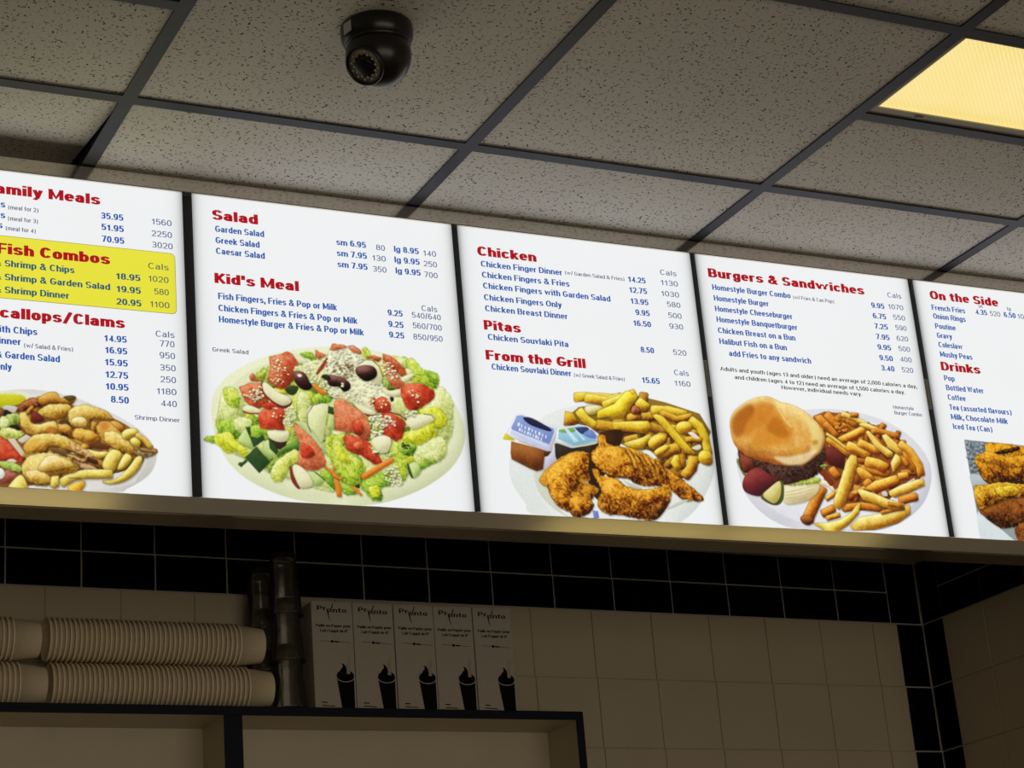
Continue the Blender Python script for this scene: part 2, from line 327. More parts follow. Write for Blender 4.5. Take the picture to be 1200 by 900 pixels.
# ---- the prints
ART = '''2|S|plate|e3e7bf b9bf94 eef0cf|41,329 62,392 125,459 224,517 341,559 460,581 589,588 709,575 810,535 900,473 961,399 989,308 970,225 912,149 812,80 698,30 587,4 462,1 330,10 219,43 135,89 78,155 47,234
2|S|flat|d9dfb0 c9cf9c e6eac2|85,324 123,415 240,496 404,546 587,562 753,540 871,466 939,369 930,259 847,163 721,93 590,50 429,50 290,77 171,130 107,221
2|S|leaf|d4db8a a9b560 eef2bb|63,305 87,386 157,404 248,479 339,522 495,554 643,562 754,549 845,501 888,439 937,397 945,324 910,248 838,171 722,111 610,69 465,61 308,86 231,108 155,146 79,176 55,226
2|S|leaf|cfd42c a3a51c eef07a|460,249 429,258 427,282 442,305 474,313 498,295 490,268
2|S|leaf|93a84a 4f6a1c c0d070|652,260 622,235 584,245 594,284 643,292
2|S|leaf|93a84a 4f6a1c c0d070|422,418 460,444 493,445 499,404 457,385
2|S|leaf|cfd42c a3a51c eef07a|469,47 439,63 425,76 430,92 468,97 484,95 487,68
2|S|leaf|7c9a30 3f5c14 aac858|429,449 427,469 459,503 502,484 514,462 469,430
2|S|leaf|b9cc3a 6f8f1e e3ea86|651,507 622,498 604,514 595,532 639,556 661,538
2|S|leaf|cfd42c a3a51c eef07a|825,510 781,486 763,515 781,550 827,541
2|S|leaf|8fb531 4e7a1a c5dc5c|204,270 174,258 144,263 127,288 166,313 201,303 209,293
2|S|leaf|cfd42c a3a51c eef07a|728,524 685,526 705,561 744,572 775,548
2|S|leaf|d4db8a a9b560 eef2bb|878,258 853,277 840,308 878,336 902,315 922,284
2|S|leaf|8fb531 4e7a1a c5dc5c|709,212 667,192 666,219 672,245 692,245 715,242 720,225
2|S|leaf|7c9a30 3f5c14 aac858|410,363 406,395 425,420 457,414 481,395 451,361
2|S|leaf|b9cc3a 6f8f1e e3ea86|326,189 283,202 292,225 333,251 378,235 359,202
2|S|leaf|cfd42c a3a51c eef07a|376,451 332,467 322,491 363,510 401,491
2|S|leaf|93a84a 4f6a1c c0d070|344,117 298,123 315,155 359,166 381,138
2|S|leaf|8fb531 4e7a1a c5dc5c|272,143 225,148 198,167 232,184 265,185
2|S|leaf|cfd42c a3a51c eef07a|288,174 257,188 274,221 325,217 336,184
2|S|leaf|cfd42c a3a51c eef07a|730,501 681,480 643,510 686,535 741,540
2|S|leaf|b9cc3a 6f8f1e e3ea86|650,192 598,181 576,203 574,230 619,241 652,228
2|S|leaf|d4db8a a9b560 eef2bb|508,526 458,535 480,566 523,585 550,551
2|S|leaf|d4db8a a9b560 eef2bb|449,77 434,101 471,128 511,112 514,87 490,74
2|S|leaf|b9cc3a 6f8f1e e3ea86|526,251 493,257 485,294 535,309 557,282
2|S|leaf|cfd42c a3a51c eef07a|112,261 125,288 158,306 181,279 164,250 128,250
2|S|leaf|7c9a30 3f5c14 aac858|275,407 246,397 228,415 224,436 246,455 277,452 295,433
2|S|leaf|7c9a30 3f5c14 aac858|290,217 233,212 206,232 240,256 282,255
2|S|leaf|8fb531 4e7a1a c5dc5c|295,166 247,172 243,192 271,209 309,219 332,190
2|S|leaf|93a84a 4f6a1c c0d070|446,185 489,219 533,212 527,178 485,168
2|S|leaf|7c9a30 3f5c14 aac858|250,393 223,381 188,389 202,416 245,426
2|S|leaf|8fb531 4e7a1a c5dc5c|438,361 384,362 405,398 445,415 481,382
2|S|leaf|8fb531 4e7a1a c5dc5c|215,242 201,261 239,275 272,274 275,247 245,234
2|S|leaf|8fb531 4e7a1a c5dc5c|236,116 186,142 212,179 250,172 269,150
2|S|leaf|cfd42c a3a51c eef07a|140,259 112,275 132,294 154,310 190,305 176,279 166,262
2|S|leaf|93a84a 4f6a1c c0d070|524,324 507,354 516,374 577,376 569,351
2|S|leaf|d4db8a a9b560 eef2bb|498,233 458,240 460,266 483,281 528,278 516,254
2|S|leaf|8fb531 4e7a1a c5dc5c|685,360 686,399 726,419 752,394 730,368
2|S|leaf|d4db8a a9b560 eef2bb|271,167 249,194 263,213 300,228 327,206 304,175
2|S|leaf|8fb531 4e7a1a c5dc5c|750,494 748,528 788,542 826,529 803,501
2|S|leaf|b9cc3a 6f8f1e e3ea86|320,393 301,417 290,433 304,446 342,448 350,439 354,413
2|S|leaf|b9cc3a 6f8f1e e3ea86|415,288 379,300 344,314 371,335 415,339 444,320
2|S|leaf|7c9a30 3f5c14 aac858|320,265 333,302 364,299 395,281 362,259
2|S|leaf|b9cc3a 6f8f1e e3ea86|719,538 708,563 747,568 778,572 786,546 770,521 724,509
2|S|leaf|8fb531 4e7a1a c5dc5c|857,334 803,357 829,388 875,396 893,370
2|S|leaf|93a84a 4f6a1c c0d070|581,165 550,138 520,158 502,171 519,201 557,206 568,186
2|S|leaf|d4db8a a9b560 eef2bb|793,532 732,523 710,547 757,566 807,559
2|S|leaf|8fb531 4e7a1a c5dc5c|686,364 688,395 725,421 761,406 769,371 728,348
2|S|leaf|7c9a30 3f5c14 aac858|655,313 622,279 568,294 592,323 631,335
2|S|leaf|7c9a30 3f5c14 aac858|396,481 345,466 301,486 337,515 382,517
2|S|leaf|cfd42c a3a51c eef07a|505,291 470,278 425,292 432,320 480,346 517,327
2|S|leaf|b9cc3a 6f8f1e e3ea86|376,424 379,459 422,486 467,473 471,441 425,422
2|S|leaf|8fb531 4e7a1a c5dc5c|848,367 830,352 802,356 789,378 788,394 830,405 864,396
2|S|leaf|d4db8a a9b560 eef2bb|779,234 805,255 828,274 868,259 849,235 836,206 792,218
2|S|leaf|cfd42c a3a51c eef07a|399,252 391,285 416,318 466,297 434,264
2|S|leaf|93a84a 4f6a1c c0d070|735,451 681,422 655,449 656,485 723,490
2|S|leaf|b9cc3a 6f8f1e e3ea86|581,513 558,497 522,503 521,525 538,541 578,547 590,533
2|S|leaf|d4db8a a9b560 eef2bb|503,197 442,189 412,212 457,232 488,230
2|S|leaf|93a84a 4f6a1c c0d070|516,109 493,89 441,82 439,106 457,130 496,127
2|S|leaf|d4db8a a9b560 eef2bb|353,378 332,404 355,433 402,421 406,386
2|S|leaf|93a84a 4f6a1c c0d070|612,103 637,129 662,135 683,134 690,103 672,82 641,85
2|S|leaf|8fb531 4e7a1a c5dc5c|599,522 556,516 514,516 497,533 528,563 562,565 578,545
2|S|leaf|8fb531 4e7a1a c5dc5c|826,237 822,263 854,284 880,290 898,272 898,253 869,225
2|S|flat|5c7420 3c5012 7c9438|474,227 454,221 440,228 454,240 471,239
2|S|flat|5c7420 3c5012 7c9438|388,402 378,398 362,391 355,400 356,409 371,416 385,412
2|S|flat|5c7420 3c5012 7c9438|755,281 747,285 746,294 758,303 772,304 775,293 767,283
2|S|flat|5c7420 3c5012 7c9438|623,451 609,456 599,461 610,470 624,472 634,464
2|S|flat|5c7420 3c5012 7c9438|538,428 530,419 516,421 510,429 517,436 536,438
2|S|flat|5c7420 3c5012 7c9438|504,422 513,433 534,436 534,425 522,416
2|S|flat|5c7420 3c5012 7c9438|747,236 741,246 753,256 772,253 767,242
2|S|flat|5c7420 3c5012 7c9438|340,134 341,144 350,153 360,146 355,135
2|S|flat|5c7420 3c5012 7c9438|156,240 153,247 162,259 177,253 175,243 168,239
2|S|flat|5c7420 3c5012 7c9438|415,406 407,413 420,423 430,422 441,415 434,407 424,400
2|S|flat|5c7420 3c5012 7c9438|345,198 331,203 328,212 345,215 351,210
2|S|flat|5c7420 3c5012 7c9438|387,143 372,142 363,145 361,152 374,163 387,157 390,151
2|S|flat|5c7420 3c5012 7c9438|386,219 389,224 403,234 413,225 413,217 403,211 392,212
2|S|flat|5c7420 3c5012 7c9438|414,233 402,228 395,237 401,247 412,249 422,245 423,236
2|S|flat|5c7420 3c5012 7c9438|263,395 252,383 236,389 234,398 249,409 263,403
2|S|flat|5c7420 3c5012 7c9438|627,388 633,397 650,398 653,391 648,382 636,381
2|S|flat|5c7420 3c5012 7c9438|354,149 358,160 379,163 386,150 368,143
2|S|flat|5c7420 3c5012 7c9438|555,193 544,194 541,201 555,210 570,202
2|S|leaf|b9cc3a 6f8f1e e3ea86|283,194 254,204 268,220 297,232 332,228 317,207 304,185
2|S|leaf|cfd42c a3a51c eef07a|717,165 708,188 759,206 786,187 766,164
2|S|leaf|b9cc3a 6f8f1e e3ea86|663,282 638,280 628,298 635,314 666,322 686,308 682,291
2|S|leaf|cfd42c a3a51c eef07a|157,190 132,197 107,212 128,234 152,235 183,230 185,212
2|S|leaf|b9cc3a 6f8f1e e3ea86|480,225 472,241 515,263 539,245 533,220
2|S|leaf|d4db8a a9b560 eef2bb|397,258 423,279 453,293 475,268 464,246 417,249
2|S|leaf|cfd42c a3a51c eef07a|381,466 343,444 315,472 350,502 384,489
2|S|leaf|d4db8a a9b560 eef2bb|392,418 364,418 343,429 372,453 393,456 420,444 413,425
2|S|leaf|cfd42c a3a51c eef07a|287,379 257,365 223,388 249,405 289,414 318,401
2|S|leaf|b9cc3a 6f8f1e e3ea86|305,118 292,108 261,101 255,128 273,138 306,133
2|S|leaf|b9cc3a 6f8f1e e3ea86|514,535 520,554 562,557 576,549 568,522 534,510
2|S|leaf|d4db8a a9b560 eef2bb|738,365 737,389 786,396 798,369 761,352
2|S|leaf|b9cc3a 6f8f1e e3ea86|315,86 322,109 360,114 395,98 365,78 335,76
2|S|leaf|b9cc3a 6f8f1e e3ea86|611,549 569,528 537,543 561,576 603,573
2|S|leaf|d4db8a a9b560 eef2bb|766,494 764,514 793,534 819,530 846,511 810,497
2|S|leaf|d4db8a a9b560 eef2bb|718,358 668,336 628,352 648,377 688,387
2|S|leaf|b9cc3a 6f8f1e e3ea86|584,521 562,532 562,556 592,559 630,564 625,543 607,529
2|S|leaf|cfd42c a3a51c eef07a|310,256 321,279 365,289 396,272 372,254 343,246
2|S|leaf|b9cc3a 6f8f1e e3ea86|858,419 825,444 870,466 925,459 899,437
2|S|leaf|b9cc3a 6f8f1e e3ea86|416,61 398,69 415,87 436,103 469,92 456,68 444,58
2|S|leaf|cfd42c a3a51c eef07a|254,145 263,161 301,169 336,160 330,137 288,130
2|S|leaf|cfd42c a3a51c eef07a|623,542 598,535 556,536 573,559 593,572 626,562
2|S|leaf|b9cc3a 6f8f1e e3ea86|113,264 75,252 51,274 74,295 114,303 136,277
2|S|leaf|b9cc3a 6f8f1e e3ea86|684,316 695,340 712,354 743,352 756,341 759,327 722,319
2|S|leaf|cfd42c a3a51c eef07a|779,308 774,331 786,345 811,358 826,343 827,319 801,312
2|S|leaf|cfd42c a3a51c eef07a|729,361 696,370 674,379 688,400 725,415 742,401 741,374
2|S|leaf|d4db8a a9b560 eef2bb|61,299 85,392 122,403 150,376 156,339 163,315 133,280 89,277 65,279
2|S|leaf|b9cc3a 6f8f1e e3ea86|85,392 126,399 145,363 139,330 103,335 90,355
2|S|leaf|8fb531 4e7a1a c5dc5c|60,279 121,287 175,299 185,259 167,217 98,216 66,214 59,246
2|S|leaf|d4db8a a9b560 eef2bb|117,279 150,297 182,287 173,250 132,239
2|S|leaf|8fb531 4e7a1a c5dc5c|173,258 210,269 225,233 192,218
2|S|leaf|b9cc3a 6f8f1e e3ea86|341,403 367,422 400,412 420,384 414,350 396,324 356,296 341,328 335,369
2|S|leaf|d4db8a a9b560 eef2bb|353,388 383,407 402,366 381,281 356,296
2|S|leaf|8fb531 4e7a1a c5dc5c|374,550 408,558 429,542 424,525 382,538
2|S|leaf|b9cc3a 6f8f1e e3ea86|202,455 236,479 253,472 235,445 210,435
2|C|30:2.8|b9cc3a 6f8f1e e3ea86|186,467 254,498 251,443 193,429
2|S|leaf|d4db8a a9b560 eef2bb|807,285 833,390 897,465 932,450 951,408 936,337 903,266 865,233 813,243
2|S|leaf|b9cc3a 6f8f1e e3ea86|775,559 802,568 823,550 839,530 875,524 903,509 898,473 874,454 831,472 791,478 798,518 777,529
2|S|leaf|8fb531 4e7a1a c5dc5c|843,521 883,520 899,495 884,472 863,492
2|S|leaf|cfd42c a3a51c eef07a|814,371 878,389 907,370 922,336 898,309 852,288 780,275 746,285 752,256 778,240 844,245 878,281 871,307 837,330
2|S|leaf|cfd42c a3a51c eef07a|734,246 754,281 809,302 861,297 850,262 821,231 776,215
2|S|leaf|b9cc3a 6f8f1e e3ea86|609,589 627,594 643,565 637,548 621,559
2|S|leaf|d4db8a a9b560 eef2bb|777,228 850,262 895,274 914,232 888,188 843,172 806,158 782,181
2|S|leaf|8fb531 4e7a1a c5dc5c|790,173 861,186 860,174 815,150 792,148
2|S|leaf|d4db8a a9b560 eef2bb|818,201 865,229 899,219 884,192 839,181
2|S|leaf|cfd42c a3a51c eef07a|745,268 781,292 855,331 872,315 850,267 813,239 778,245 735,255
2|S|leaf|b9cc3a 6f8f1e e3ea86|685,226 721,249 749,205 754,154 741,103 724,102 710,152 695,184
2|S|leaf|8fb531 4e7a1a c5dc5c|715,224 742,238 778,245 794,225 774,198 748,196
2|C|16:3.5|31501c 1a300f 6d8c40|730,242 791,241 783,198 748,196
2|S|veg|bcd07e 86a048 dbe6ac|759,163 790,173 803,149 795,127 772,113 765,130
2|P|flat|20401e 0e2010 41682f|752,167 758,164 773,113 767,111 756,129
2|S|leaf|8fb531 4e7a1a c5dc5c|595,103 648,123 681,108 683,79 648,69 650,32 619,20 591,45 568,77
2|S|leaf|cfd42c a3a51c eef07a|601,66 627,78 644,64 638,39 612,34
2|S|leaf|8fb531 4e7a1a c5dc5c|500,81 550,72 557,43 506,40
2|C|90:2.9|eff0c4 bfb887 ffffe6|661,132 711,164 729,111 723,85 687,75 667,99
2|S|leaf|cfd42c a3a51c eef07a|59,230 103,237 126,206 158,187 165,159 148,150 129,173 92,161 57,189 14,202 12,208 34,218
2|S|leaf|8fb531 4e7a1a c5dc5c|12,205 22,219 42,216 49,196 25,197
2|P|veg|bcd07e 86a048 dbe6ac|159,261 130,214 132,202 178,182 186,193 179,217
2|P|flat|20401e 0e2010 41682f|159,261 177,262 176,229 200,223 221,237 228,221 199,198 186,189 175,221
2|S|flat|2d1512 140a08 50302a|237,221 282,220 307,218 297,188 264,190 240,197
2|P|veg|bcd07e 86a048 dbe6ac|195,194 246,148 254,157 207,190
2|S|veg|bcd07e 86a048 dbe6ac|224,208 241,221 256,202 275,166 254,153 222,179
2|P|flat|20401e 0e2010 41682f|241,226 261,206 276,183 267,166 243,189
2|P|flat|20401e 0e2010 41682f|195,194 243,140 202,97 154,150
2|P|flat|20401e 0e2010 41682f|156,146 164,139 138,115 127,124 131,132 145,134
2|S|leaf|8da83a 4a6a1c b5cc60|237,131 271,162 306,209 326,269 348,291 357,229 351,192 304,176 257,124 235,98
2|S|veg|55802a 2b5214 8bb050|271,158 280,187 340,224 352,212 347,191 296,180
2|S|leaf|cdd35c 9aa636 e9ec98|245,99 262,141 309,177 342,191 349,159 314,128 292,86 274,70 250,75
2|S|leaf|d4db8a a9b560 eef2bb|372,115 401,116 441,86 472,55 459,46 389,58 348,56
2|S|veg|bcd07e 86a048 dbe6ac|372,115 405,113 437,86 410,64 390,75
2|P|flat|3f6b22 2b4c15 5b8a35|403,112 403,111 439,84 471,53 472,53 474,56 474,57 442,88 406,115 405,114
2|S|leaf|8fb531 4e7a1a c5dc5c|421,109 451,124 474,80 468,59
2|P|veg|e07c22 a9500f f3a850|435,135 444,140 484,109 483,93
2|S|leaf|b9cc3a 6f8f1e e3ea86|449,235 484,255 491,222 486,146 470,154 451,198
2|S|veg|e4e2b4 bfb98a f1efd0|236,250 251,256 313,259 307,222 277,214 245,226
2|S|veg|e4e2b4 bfb98a f1efd0|346,544 365,541 398,523 393,512 364,511 352,527
2|P|tom|d67446 a0482a eca47c|181,449 198,461 206,439 235,441 226,432 185,431
2|P|tom|c45530 8e3218 e49468|141,404 184,425 226,424 248,371 243,346 196,326 161,356
2|S|veg|e4e2b4 bfb98a f1efd0|153,322 156,335 177,341 217,327 216,315 184,311 163,313
2|P|flat|7c1f24 521015 a84a4a|152,317 152,316 175,309 216,312 217,313 217,315 217,316 176,313 154,320 153,320
2|P|tom|c45530 8e3218 e49468|257,527 298,539 324,552 344,544 364,511 350,484 343,446 317,414 291,408 247,434 258,489
2|P|tom|c43c20 8a210e e4744c|208,310 247,354 288,349 304,334 307,317 294,291 305,259 214,259 207,285
2|P|tom|c43c20 8a210e e4744c|214,343 264,364 296,346 246,329
2|S|flat|223018 101a0c 4a6030|310,409 334,426 359,422 349,396 328,390
2|S|flat|7c1f24 521015 a84a4a|222,415 234,429 270,402 307,392 331,373 328,352 300,337 264,354 236,378 224,394
2|S|veg|e4e2b4 bfb98a f1efd0|228,424 242,429 282,399 319,385 331,369 322,356 297,348 268,360 240,383 229,403
2|C|70:2.8|eff0c4 bfb887 ffffe6|158,377 225,419 231,370 194,354 166,369
2|C|34:2.9|eff0c4 bfb887 ffffe6|259,515 297,527 336,462 292,421 259,422 257,472
2|C|10:2.6|eff0c4 bfb887 ffffe6|222,340 296,341 293,275 253,313
2|S|leaf|d4db8a a9b560 eef2bb|346,488 380,508 424,529 479,525 498,475 495,424 418,426 368,444
2|C|170:3.2|eff0c4 bfb887 ffffe6|354,498 423,521 476,538 502,476 497,390 439,420 401,417 361,464
2|C|60:2.6|eff0c4 bfb887 ffffe6|300,333 343,353 344,299 317,260 297,283
2|P|tom|d67446 a0482a eca47c|430,568 472,550 441,531 429,542
2|S|tom|d67446 a0482a eca47c|471,529 493,535 504,515 486,496 469,503
2|P|flat|8a2d20 5a180e b65a40|472,542 478,538 456,498 434,474 426,476 444,505
2|P|tom|d67446 a0482a eca47c|484,571 496,598 514,597 512,567 486,567
2|S|olive|3a1818 160808 7c5048|345,476 362,483 387,475 402,446 412,428 392,412 367,418 347,442
2|S|veg|eff0c4 bfb887 ffffe6|357,468 370,471 376,463 365,458
2|P|veg|e07c22 a9500f f3a850|412,437 423,440 466,407 461,400 442,401 414,426
2|S|olive|3a1818 160808 7c5048|446,467 464,477 502,476 504,438 482,436 467,456
2|S|veg|eff0c4 bfb887 ffffe6|478,555 496,570 548,583 604,566 636,530 673,490 683,448 729,421 744,383 757,324 724,348 637,341 589,346 561,378 485,394 470,418
2|C|420:3.2|f0f1c8 c0bb8a ffffea|469,559 496,570 540,582 608,567 624,551 678,503 687,448 721,425 684,396 631,392 595,372 553,386 485,398 461,413
2|C|60:2.9|8a6a40 5c4020 b89060|493,526 580,530 568,477 515,464 491,488
2|C|60:3.2|eff0c4 bfb887 ffffe6|496,578 600,579 606,536 535,509 493,526
2|S|tom|d67446 a0482a eca47c|497,591 536,597 549,587 496,570
2|P|flat|8a3a28 5c2010 b06040|553,589 553,588 575,595 599,580 605,570 605,570 607,571 608,572 601,583 576,598 553,592 553,591
2|S|veg|d67446 a0482a eca47c|557,586 579,592 600,579 602,566 574,572
2|S|veg|e4e2b4 bfb98a f1efd0|597,531 620,546 646,546 671,524 681,486 662,454 632,474 604,501
2|P|flat|6a3a20 402010 8a6040|597,530 598,530 620,545 645,545 670,524 680,486 681,486 682,486 682,487 672,525 647,547 620,547 597,532 597,531
2|S|olive|3a1818 160808 7c5048|578,497 585,515 619,526 649,522 661,502 652,480 619,464 591,477
2|S|olive|3a1818 160808 7c5048|473,476 503,476 533,468 555,450 552,429 529,418 513,434 488,434 471,443
2|S|flat|181810 0c0c08 404030|451,472 465,477 481,470 480,455 463,458
2|C|5:3.5|eff0c4 bfb887 ffffe6|514,451 532,453 528,435 516,436
2|P|tom|c45530 8e3218 e49468|625,559 656,567 682,556 668,541
2|P|tom|c45530 8e3218 e49468|688,576 722,568 747,548 772,520 775,498 752,496 727,516 686,552
2|P|tom|d67446 a0482a eca47c|686,547 727,516 768,467 740,443 718,446 695,487
2|C|40:3.3|eff0c4 bfb887 ffffe6|663,545 712,545 754,514 724,472 686,495
2|S|veg|e4e2b4 bfb98a f1efd0|752,488 798,510 804,501 768,472
2|S|veg|e4e2b4 bfb98a f1efd0|676,447 704,436 744,444 749,425 720,414 694,418 680,430
2|S|leaf|d4db8a a9b560 eef2bb|711,407 755,410 761,367 742,349 713,372
2|S|tom|c43c20 8a210e e4744c|749,448 777,468 822,473 865,458 881,437 866,410 814,376 787,367 766,376 751,410
2|C|10:3.3|eff0c4 bfb887 ffffe6|771,446 802,444 834,399 807,397
2|S|flat|180c08 100604 403020|704,410 716,412 719,401 708,394
2|P|tom|c43c20 8a210e e4744c|632,405 649,402 648,376 626,375
2|S|tom|c43c20 8a210e e4744c|651,398 680,411 703,389 699,359 646,355
2|C|16:3.0|eff0c4 bfb887 ffffe6|623,400 702,406 695,363 629,362
2|S|veg|e4e2b4 bfb98a f1efd0|561,378 595,372 646,350 628,338 598,343
2|P|flat|7c1f24 521015 a84a4a|598,343 628,338 641,337 618,327
2|P|tom|c43c20 8a210e e4744c|668,352 698,354 745,332 759,316 740,259 717,245 662,271
2|P|flat|7c1f24 521015 a84a4a|649,348 650,348 698,352 736,344 761,327 762,327 764,330 764,331 738,349 699,357 650,352 650,351
2|C|150:3.5|eff0c4 bfb887 ffffe6|614,327 667,343 706,338 695,303 667,275 657,254 622,247 620,289
2|C|10:3.3|f4d0c0 c89080 ffffff|692,324 722,322 712,296 694,294
2|S|veg|e4e2b4 bfb98a f1efd0|757,322 785,344 831,358 870,354 871,337 827,312 786,296
2|P|flat|5a5a30 3a3a18 80804a|830,356 830,355 861,354 871,340 872,340 873,341 873,342 862,357 831,358 830,357
2|C|20:3.6|eff0c4 bfb887 ffffe6|756,363 805,366 799,349 763,333
2|P|tom|d67446 a0482a eca47c|489,377 511,396 544,377 581,354 610,327 622,289 618,259 599,237 554,268 486,271 484,305
2|S|tom|c43c20 8a210e e4744c|557,310 583,320 594,279 575,261 555,280
2|P|tom|c43c20 8a210e e4744c|514,244 528,264 583,249 616,234 632,206 652,182 659,161 628,155 579,185 529,199
2|S|tom|d65a30 a83a1c f09a70|552,230 587,236 589,211 559,209
2|S|veg|e4e2b4 bfb98a f1efd0|621,243 657,264 692,260 699,235 683,205 657,197 636,210
2|P|flat|5a5a40 3a3a20 80805a|700,261 699,261 696,231 683,203 657,196 656,196 657,195 657,194 684,202 698,231 701,261 701,261
2|C|20:3.2|eff0c4 bfb887 ffffe6|611,221 644,202 623,197 615,213
2|C|30:3.0|d4db8a a9b560 eef2bb|652,190 705,202 703,181 660,174
2|S|leaf|b9cc3a 6f8f1e e3ea86|477,250 501,239 521,207 549,184 586,157 592,128 563,76 529,72 493,97 482,130 471,158
2|S|leaf|cfd42c a3a51c eef07a|483,221 512,202 535,162 522,153 489,171
2|P|veg|e07c22 a9500f f3a850|572,112 686,183 705,179 698,166 588,97 577,98
2|P|veg|e07c22 a9500f f3a850|469,121 505,90 509,84 468,100
2|P|veg|e07c22 a9500f f3a850|470,100 488,89 499,56 497,28 480,29
2|P|veg|e07c22 a9500f f3a850|470,145 482,130 477,121 469,125
2|P|veg|e07c22 a9500f f3a850|529,70 550,67 576,42 569,36 541,59
2|S|flat|241410 100808 402820|550,70 566,79 565,64
2|S|veg|bccb8a 93a860 d8dfae|335,294 385,289 433,234 444,218 437,168 406,216 368,271
2|S|veg|dfe3a8 b3bb78 edf0c4|390,340 415,363 468,365 458,311 441,235 428,226 409,258 389,281 384,306
2|P|flat|42302a 281a14 60504a|440,369 440,369 409,359 386,323 386,281 397,256 398,256 399,257 399,258 388,282 388,323 411,357 440,367 441,368
2|P|veg|bcd07e 86a048 dbe6ac|468,329 487,330 485,271 456,278
2|P|flat|20401e 0e2010 41682f|467,360 486,356 487,328 464,333
2|P|tom|d67446 a0482a eca47c|333,290 347,283 395,244 431,201 447,156 444,140 418,122 376,117 347,130 342,142 348,179 354,221 337,253
2|S|tom|c43c20 8a210e e4744c|360,217 385,210 405,187 395,166 362,163 355,184
2|S|flat|7c1f24 521015 a84a4a|312,123 318,128 329,88 347,52 335,52 316,79
2|S|veg|e4e2b4 bfb98a f1efd0|323,128 340,137 372,115 394,75 381,58 348,56 329,92
3|S|plate|dfe3de c9cec8 eceeea|130,209 180,285 305,393 481,448 704,482 887,445 987,339 999,220 924,89 830,9 724,-29 238,-3 175,50 130,120
3|S|flat|e6e9e4 d0d5cc f0f2ee|228,158 295,293 639,401 910,334 950,209 838,76 753,-11 340,-22 268,31 231,93
3|S|flat|cfd3c0 b5baa4 dfe2d4|225,166 257,184 274,96 327,17 377,-4 326,9 269,47 231,101
3|P|flat|7a5818 3a2408 b08028|375,382 438,431 566,454 694,496 816,478 963,443 1004,372 935,239 790,275 643,284 550,313 458,352
3|P|fry|c8921a 80480e e6bc3c|378,411 411,407 431,368 410,355 365,354
3|S|fry|dcd089 b0a050 efe8b8|462,433 516,446 544,435 512,410 473,402
3|P|fry|dcb822 9c6a12 f2dc5c|423,413 420,405 447,369 493,340 503,342 519,362 519,371 476,398 453,430 444,429
3|P|fry|dcb822 9c6a12 f2dc5c|419,455 424,449 468,455 565,455 654,460 662,467 666,492 660,499 572,495 474,494 426,488 420,480
3|P|fry|d8b020 a06a12 f0d85a|462,458 466,450 499,448 562,444 628,468 633,477 627,500 619,504 563,482 510,487 476,489 469,482
3|S|flat|5a2c10 30140a 8a4a20|628,445 685,463 744,427 744,381 858,417 927,366 878,263 784,230 732,290 618,318 598,398
3|P|fry|b8801c 6c3c0c dcac3c|724,353 718,358 668,341 619,327 614,320 617,299 623,295 674,309 725,326 728,333
3|P|fry|c8921a 80480e e6bc3c|809,346 805,352 753,348 703,345 696,337 693,314 698,308 749,312 801,316 807,323
3|P|fry|a06818 5c300c c8942c|826,336 830,330 892,334 951,333 957,339 962,357 958,363 898,363 834,360 829,354
3|P|fry|b8801c 6c3c0c dcac3c|841,325 833,319 832,265 829,213 837,209 862,212 870,218 873,270 874,325 867,329
3|P|fry|a06818 5c300c c8942c|630,457 624,451 629,402 634,353 641,349 662,355 667,361 663,411 658,460 651,462
3|P|fry|a06818 5c300c c8942c|820,266 815,270 778,258 741,248 737,241 740,223 746,219 783,229 820,241 824,248
3|P|fry|a06818 5c300c c8942c|897,423 890,427 835,408 782,391 778,383 782,362 789,358 842,375 898,394 901,402
3|P|fry|c8921a 80480e e6bc3c|789,455 782,450 778,399 775,346 782,342 804,345 811,351 814,404 818,454 812,457
3|P|fry|c8921a 80480e e6bc3c|681,358 684,352 738,350 791,346 797,351 803,369 799,374 746,378 691,381 686,376
3|P|fry|a06818 5c300c c8942c|714,513 705,508 690,447 676,385 682,379 707,379 716,384 730,446 746,506 739,512
3|P|fry|b8801c 6c3c0c dcac3c|771,273 767,265 796,217 827,168 836,168 859,182 863,191 833,239 803,287 794,287
3|P|fry|a06818 5c300c c8942c|785,350 775,349 752,318 725,286 727,277 747,265 757,267 784,300 808,331 806,339
3|P|fry|b8801c 6c3c0c dcac3c|790,334 784,328 786,288 790,249 797,246 819,251 824,258 820,296 818,336 811,339
3|P|fry|b8801c 6c3c0c dcac3c|722,424 714,421 694,379 674,342 677,335 697,329 706,332 726,371 746,413 742,419
3|P|fry|a06818 5c300c c8942c|782,430 779,424 799,388 821,353 829,352 849,364 852,372 831,407 810,442 802,442
3|P|fry|c8921a 80480e e6bc3c|760,388 756,393 698,384 641,375 636,369 635,351 640,347 697,355 756,364 760,370
3|P|fry|a06818 5c300c c8942c|673,434 668,429 672,378 678,326 685,323 704,329 710,335 704,386 699,437 693,439
3|P|fry|c8921a 80480e e6bc3c|819,368 821,362 878,353 934,343 941,347 949,366 947,373 890,383 832,392 826,387
3|P|fry|b8801c 6c3c0c dcac3c|845,379 841,373 865,325 889,277 896,276 915,286 918,293 895,340 871,389 864,389
3|P|fry|b8801c 6c3c0c dcac3c|725,390 719,385 719,336 719,284 725,280 746,284 752,289 753,342 753,391 746,394
3|P|fry|b8801c 6c3c0c dcac3c|812,446 806,451 741,435 678,421 672,413 673,390 680,384 744,397 809,414 814,422
3|P|fry|a06818 5c300c c8942c|888,321 880,322 829,275 776,230 775,222 789,208 798,208 852,253 904,300 903,308
3|P|fry|c8921a 80480e e6bc3c|699,431 692,436 637,415 580,397 575,388 579,366 586,362 645,380 701,401 705,410
3|P|fry|a06818 5c300c c8942c|728,367 729,358 766,347 802,337 812,342 823,366 821,374 785,383 749,395 741,390
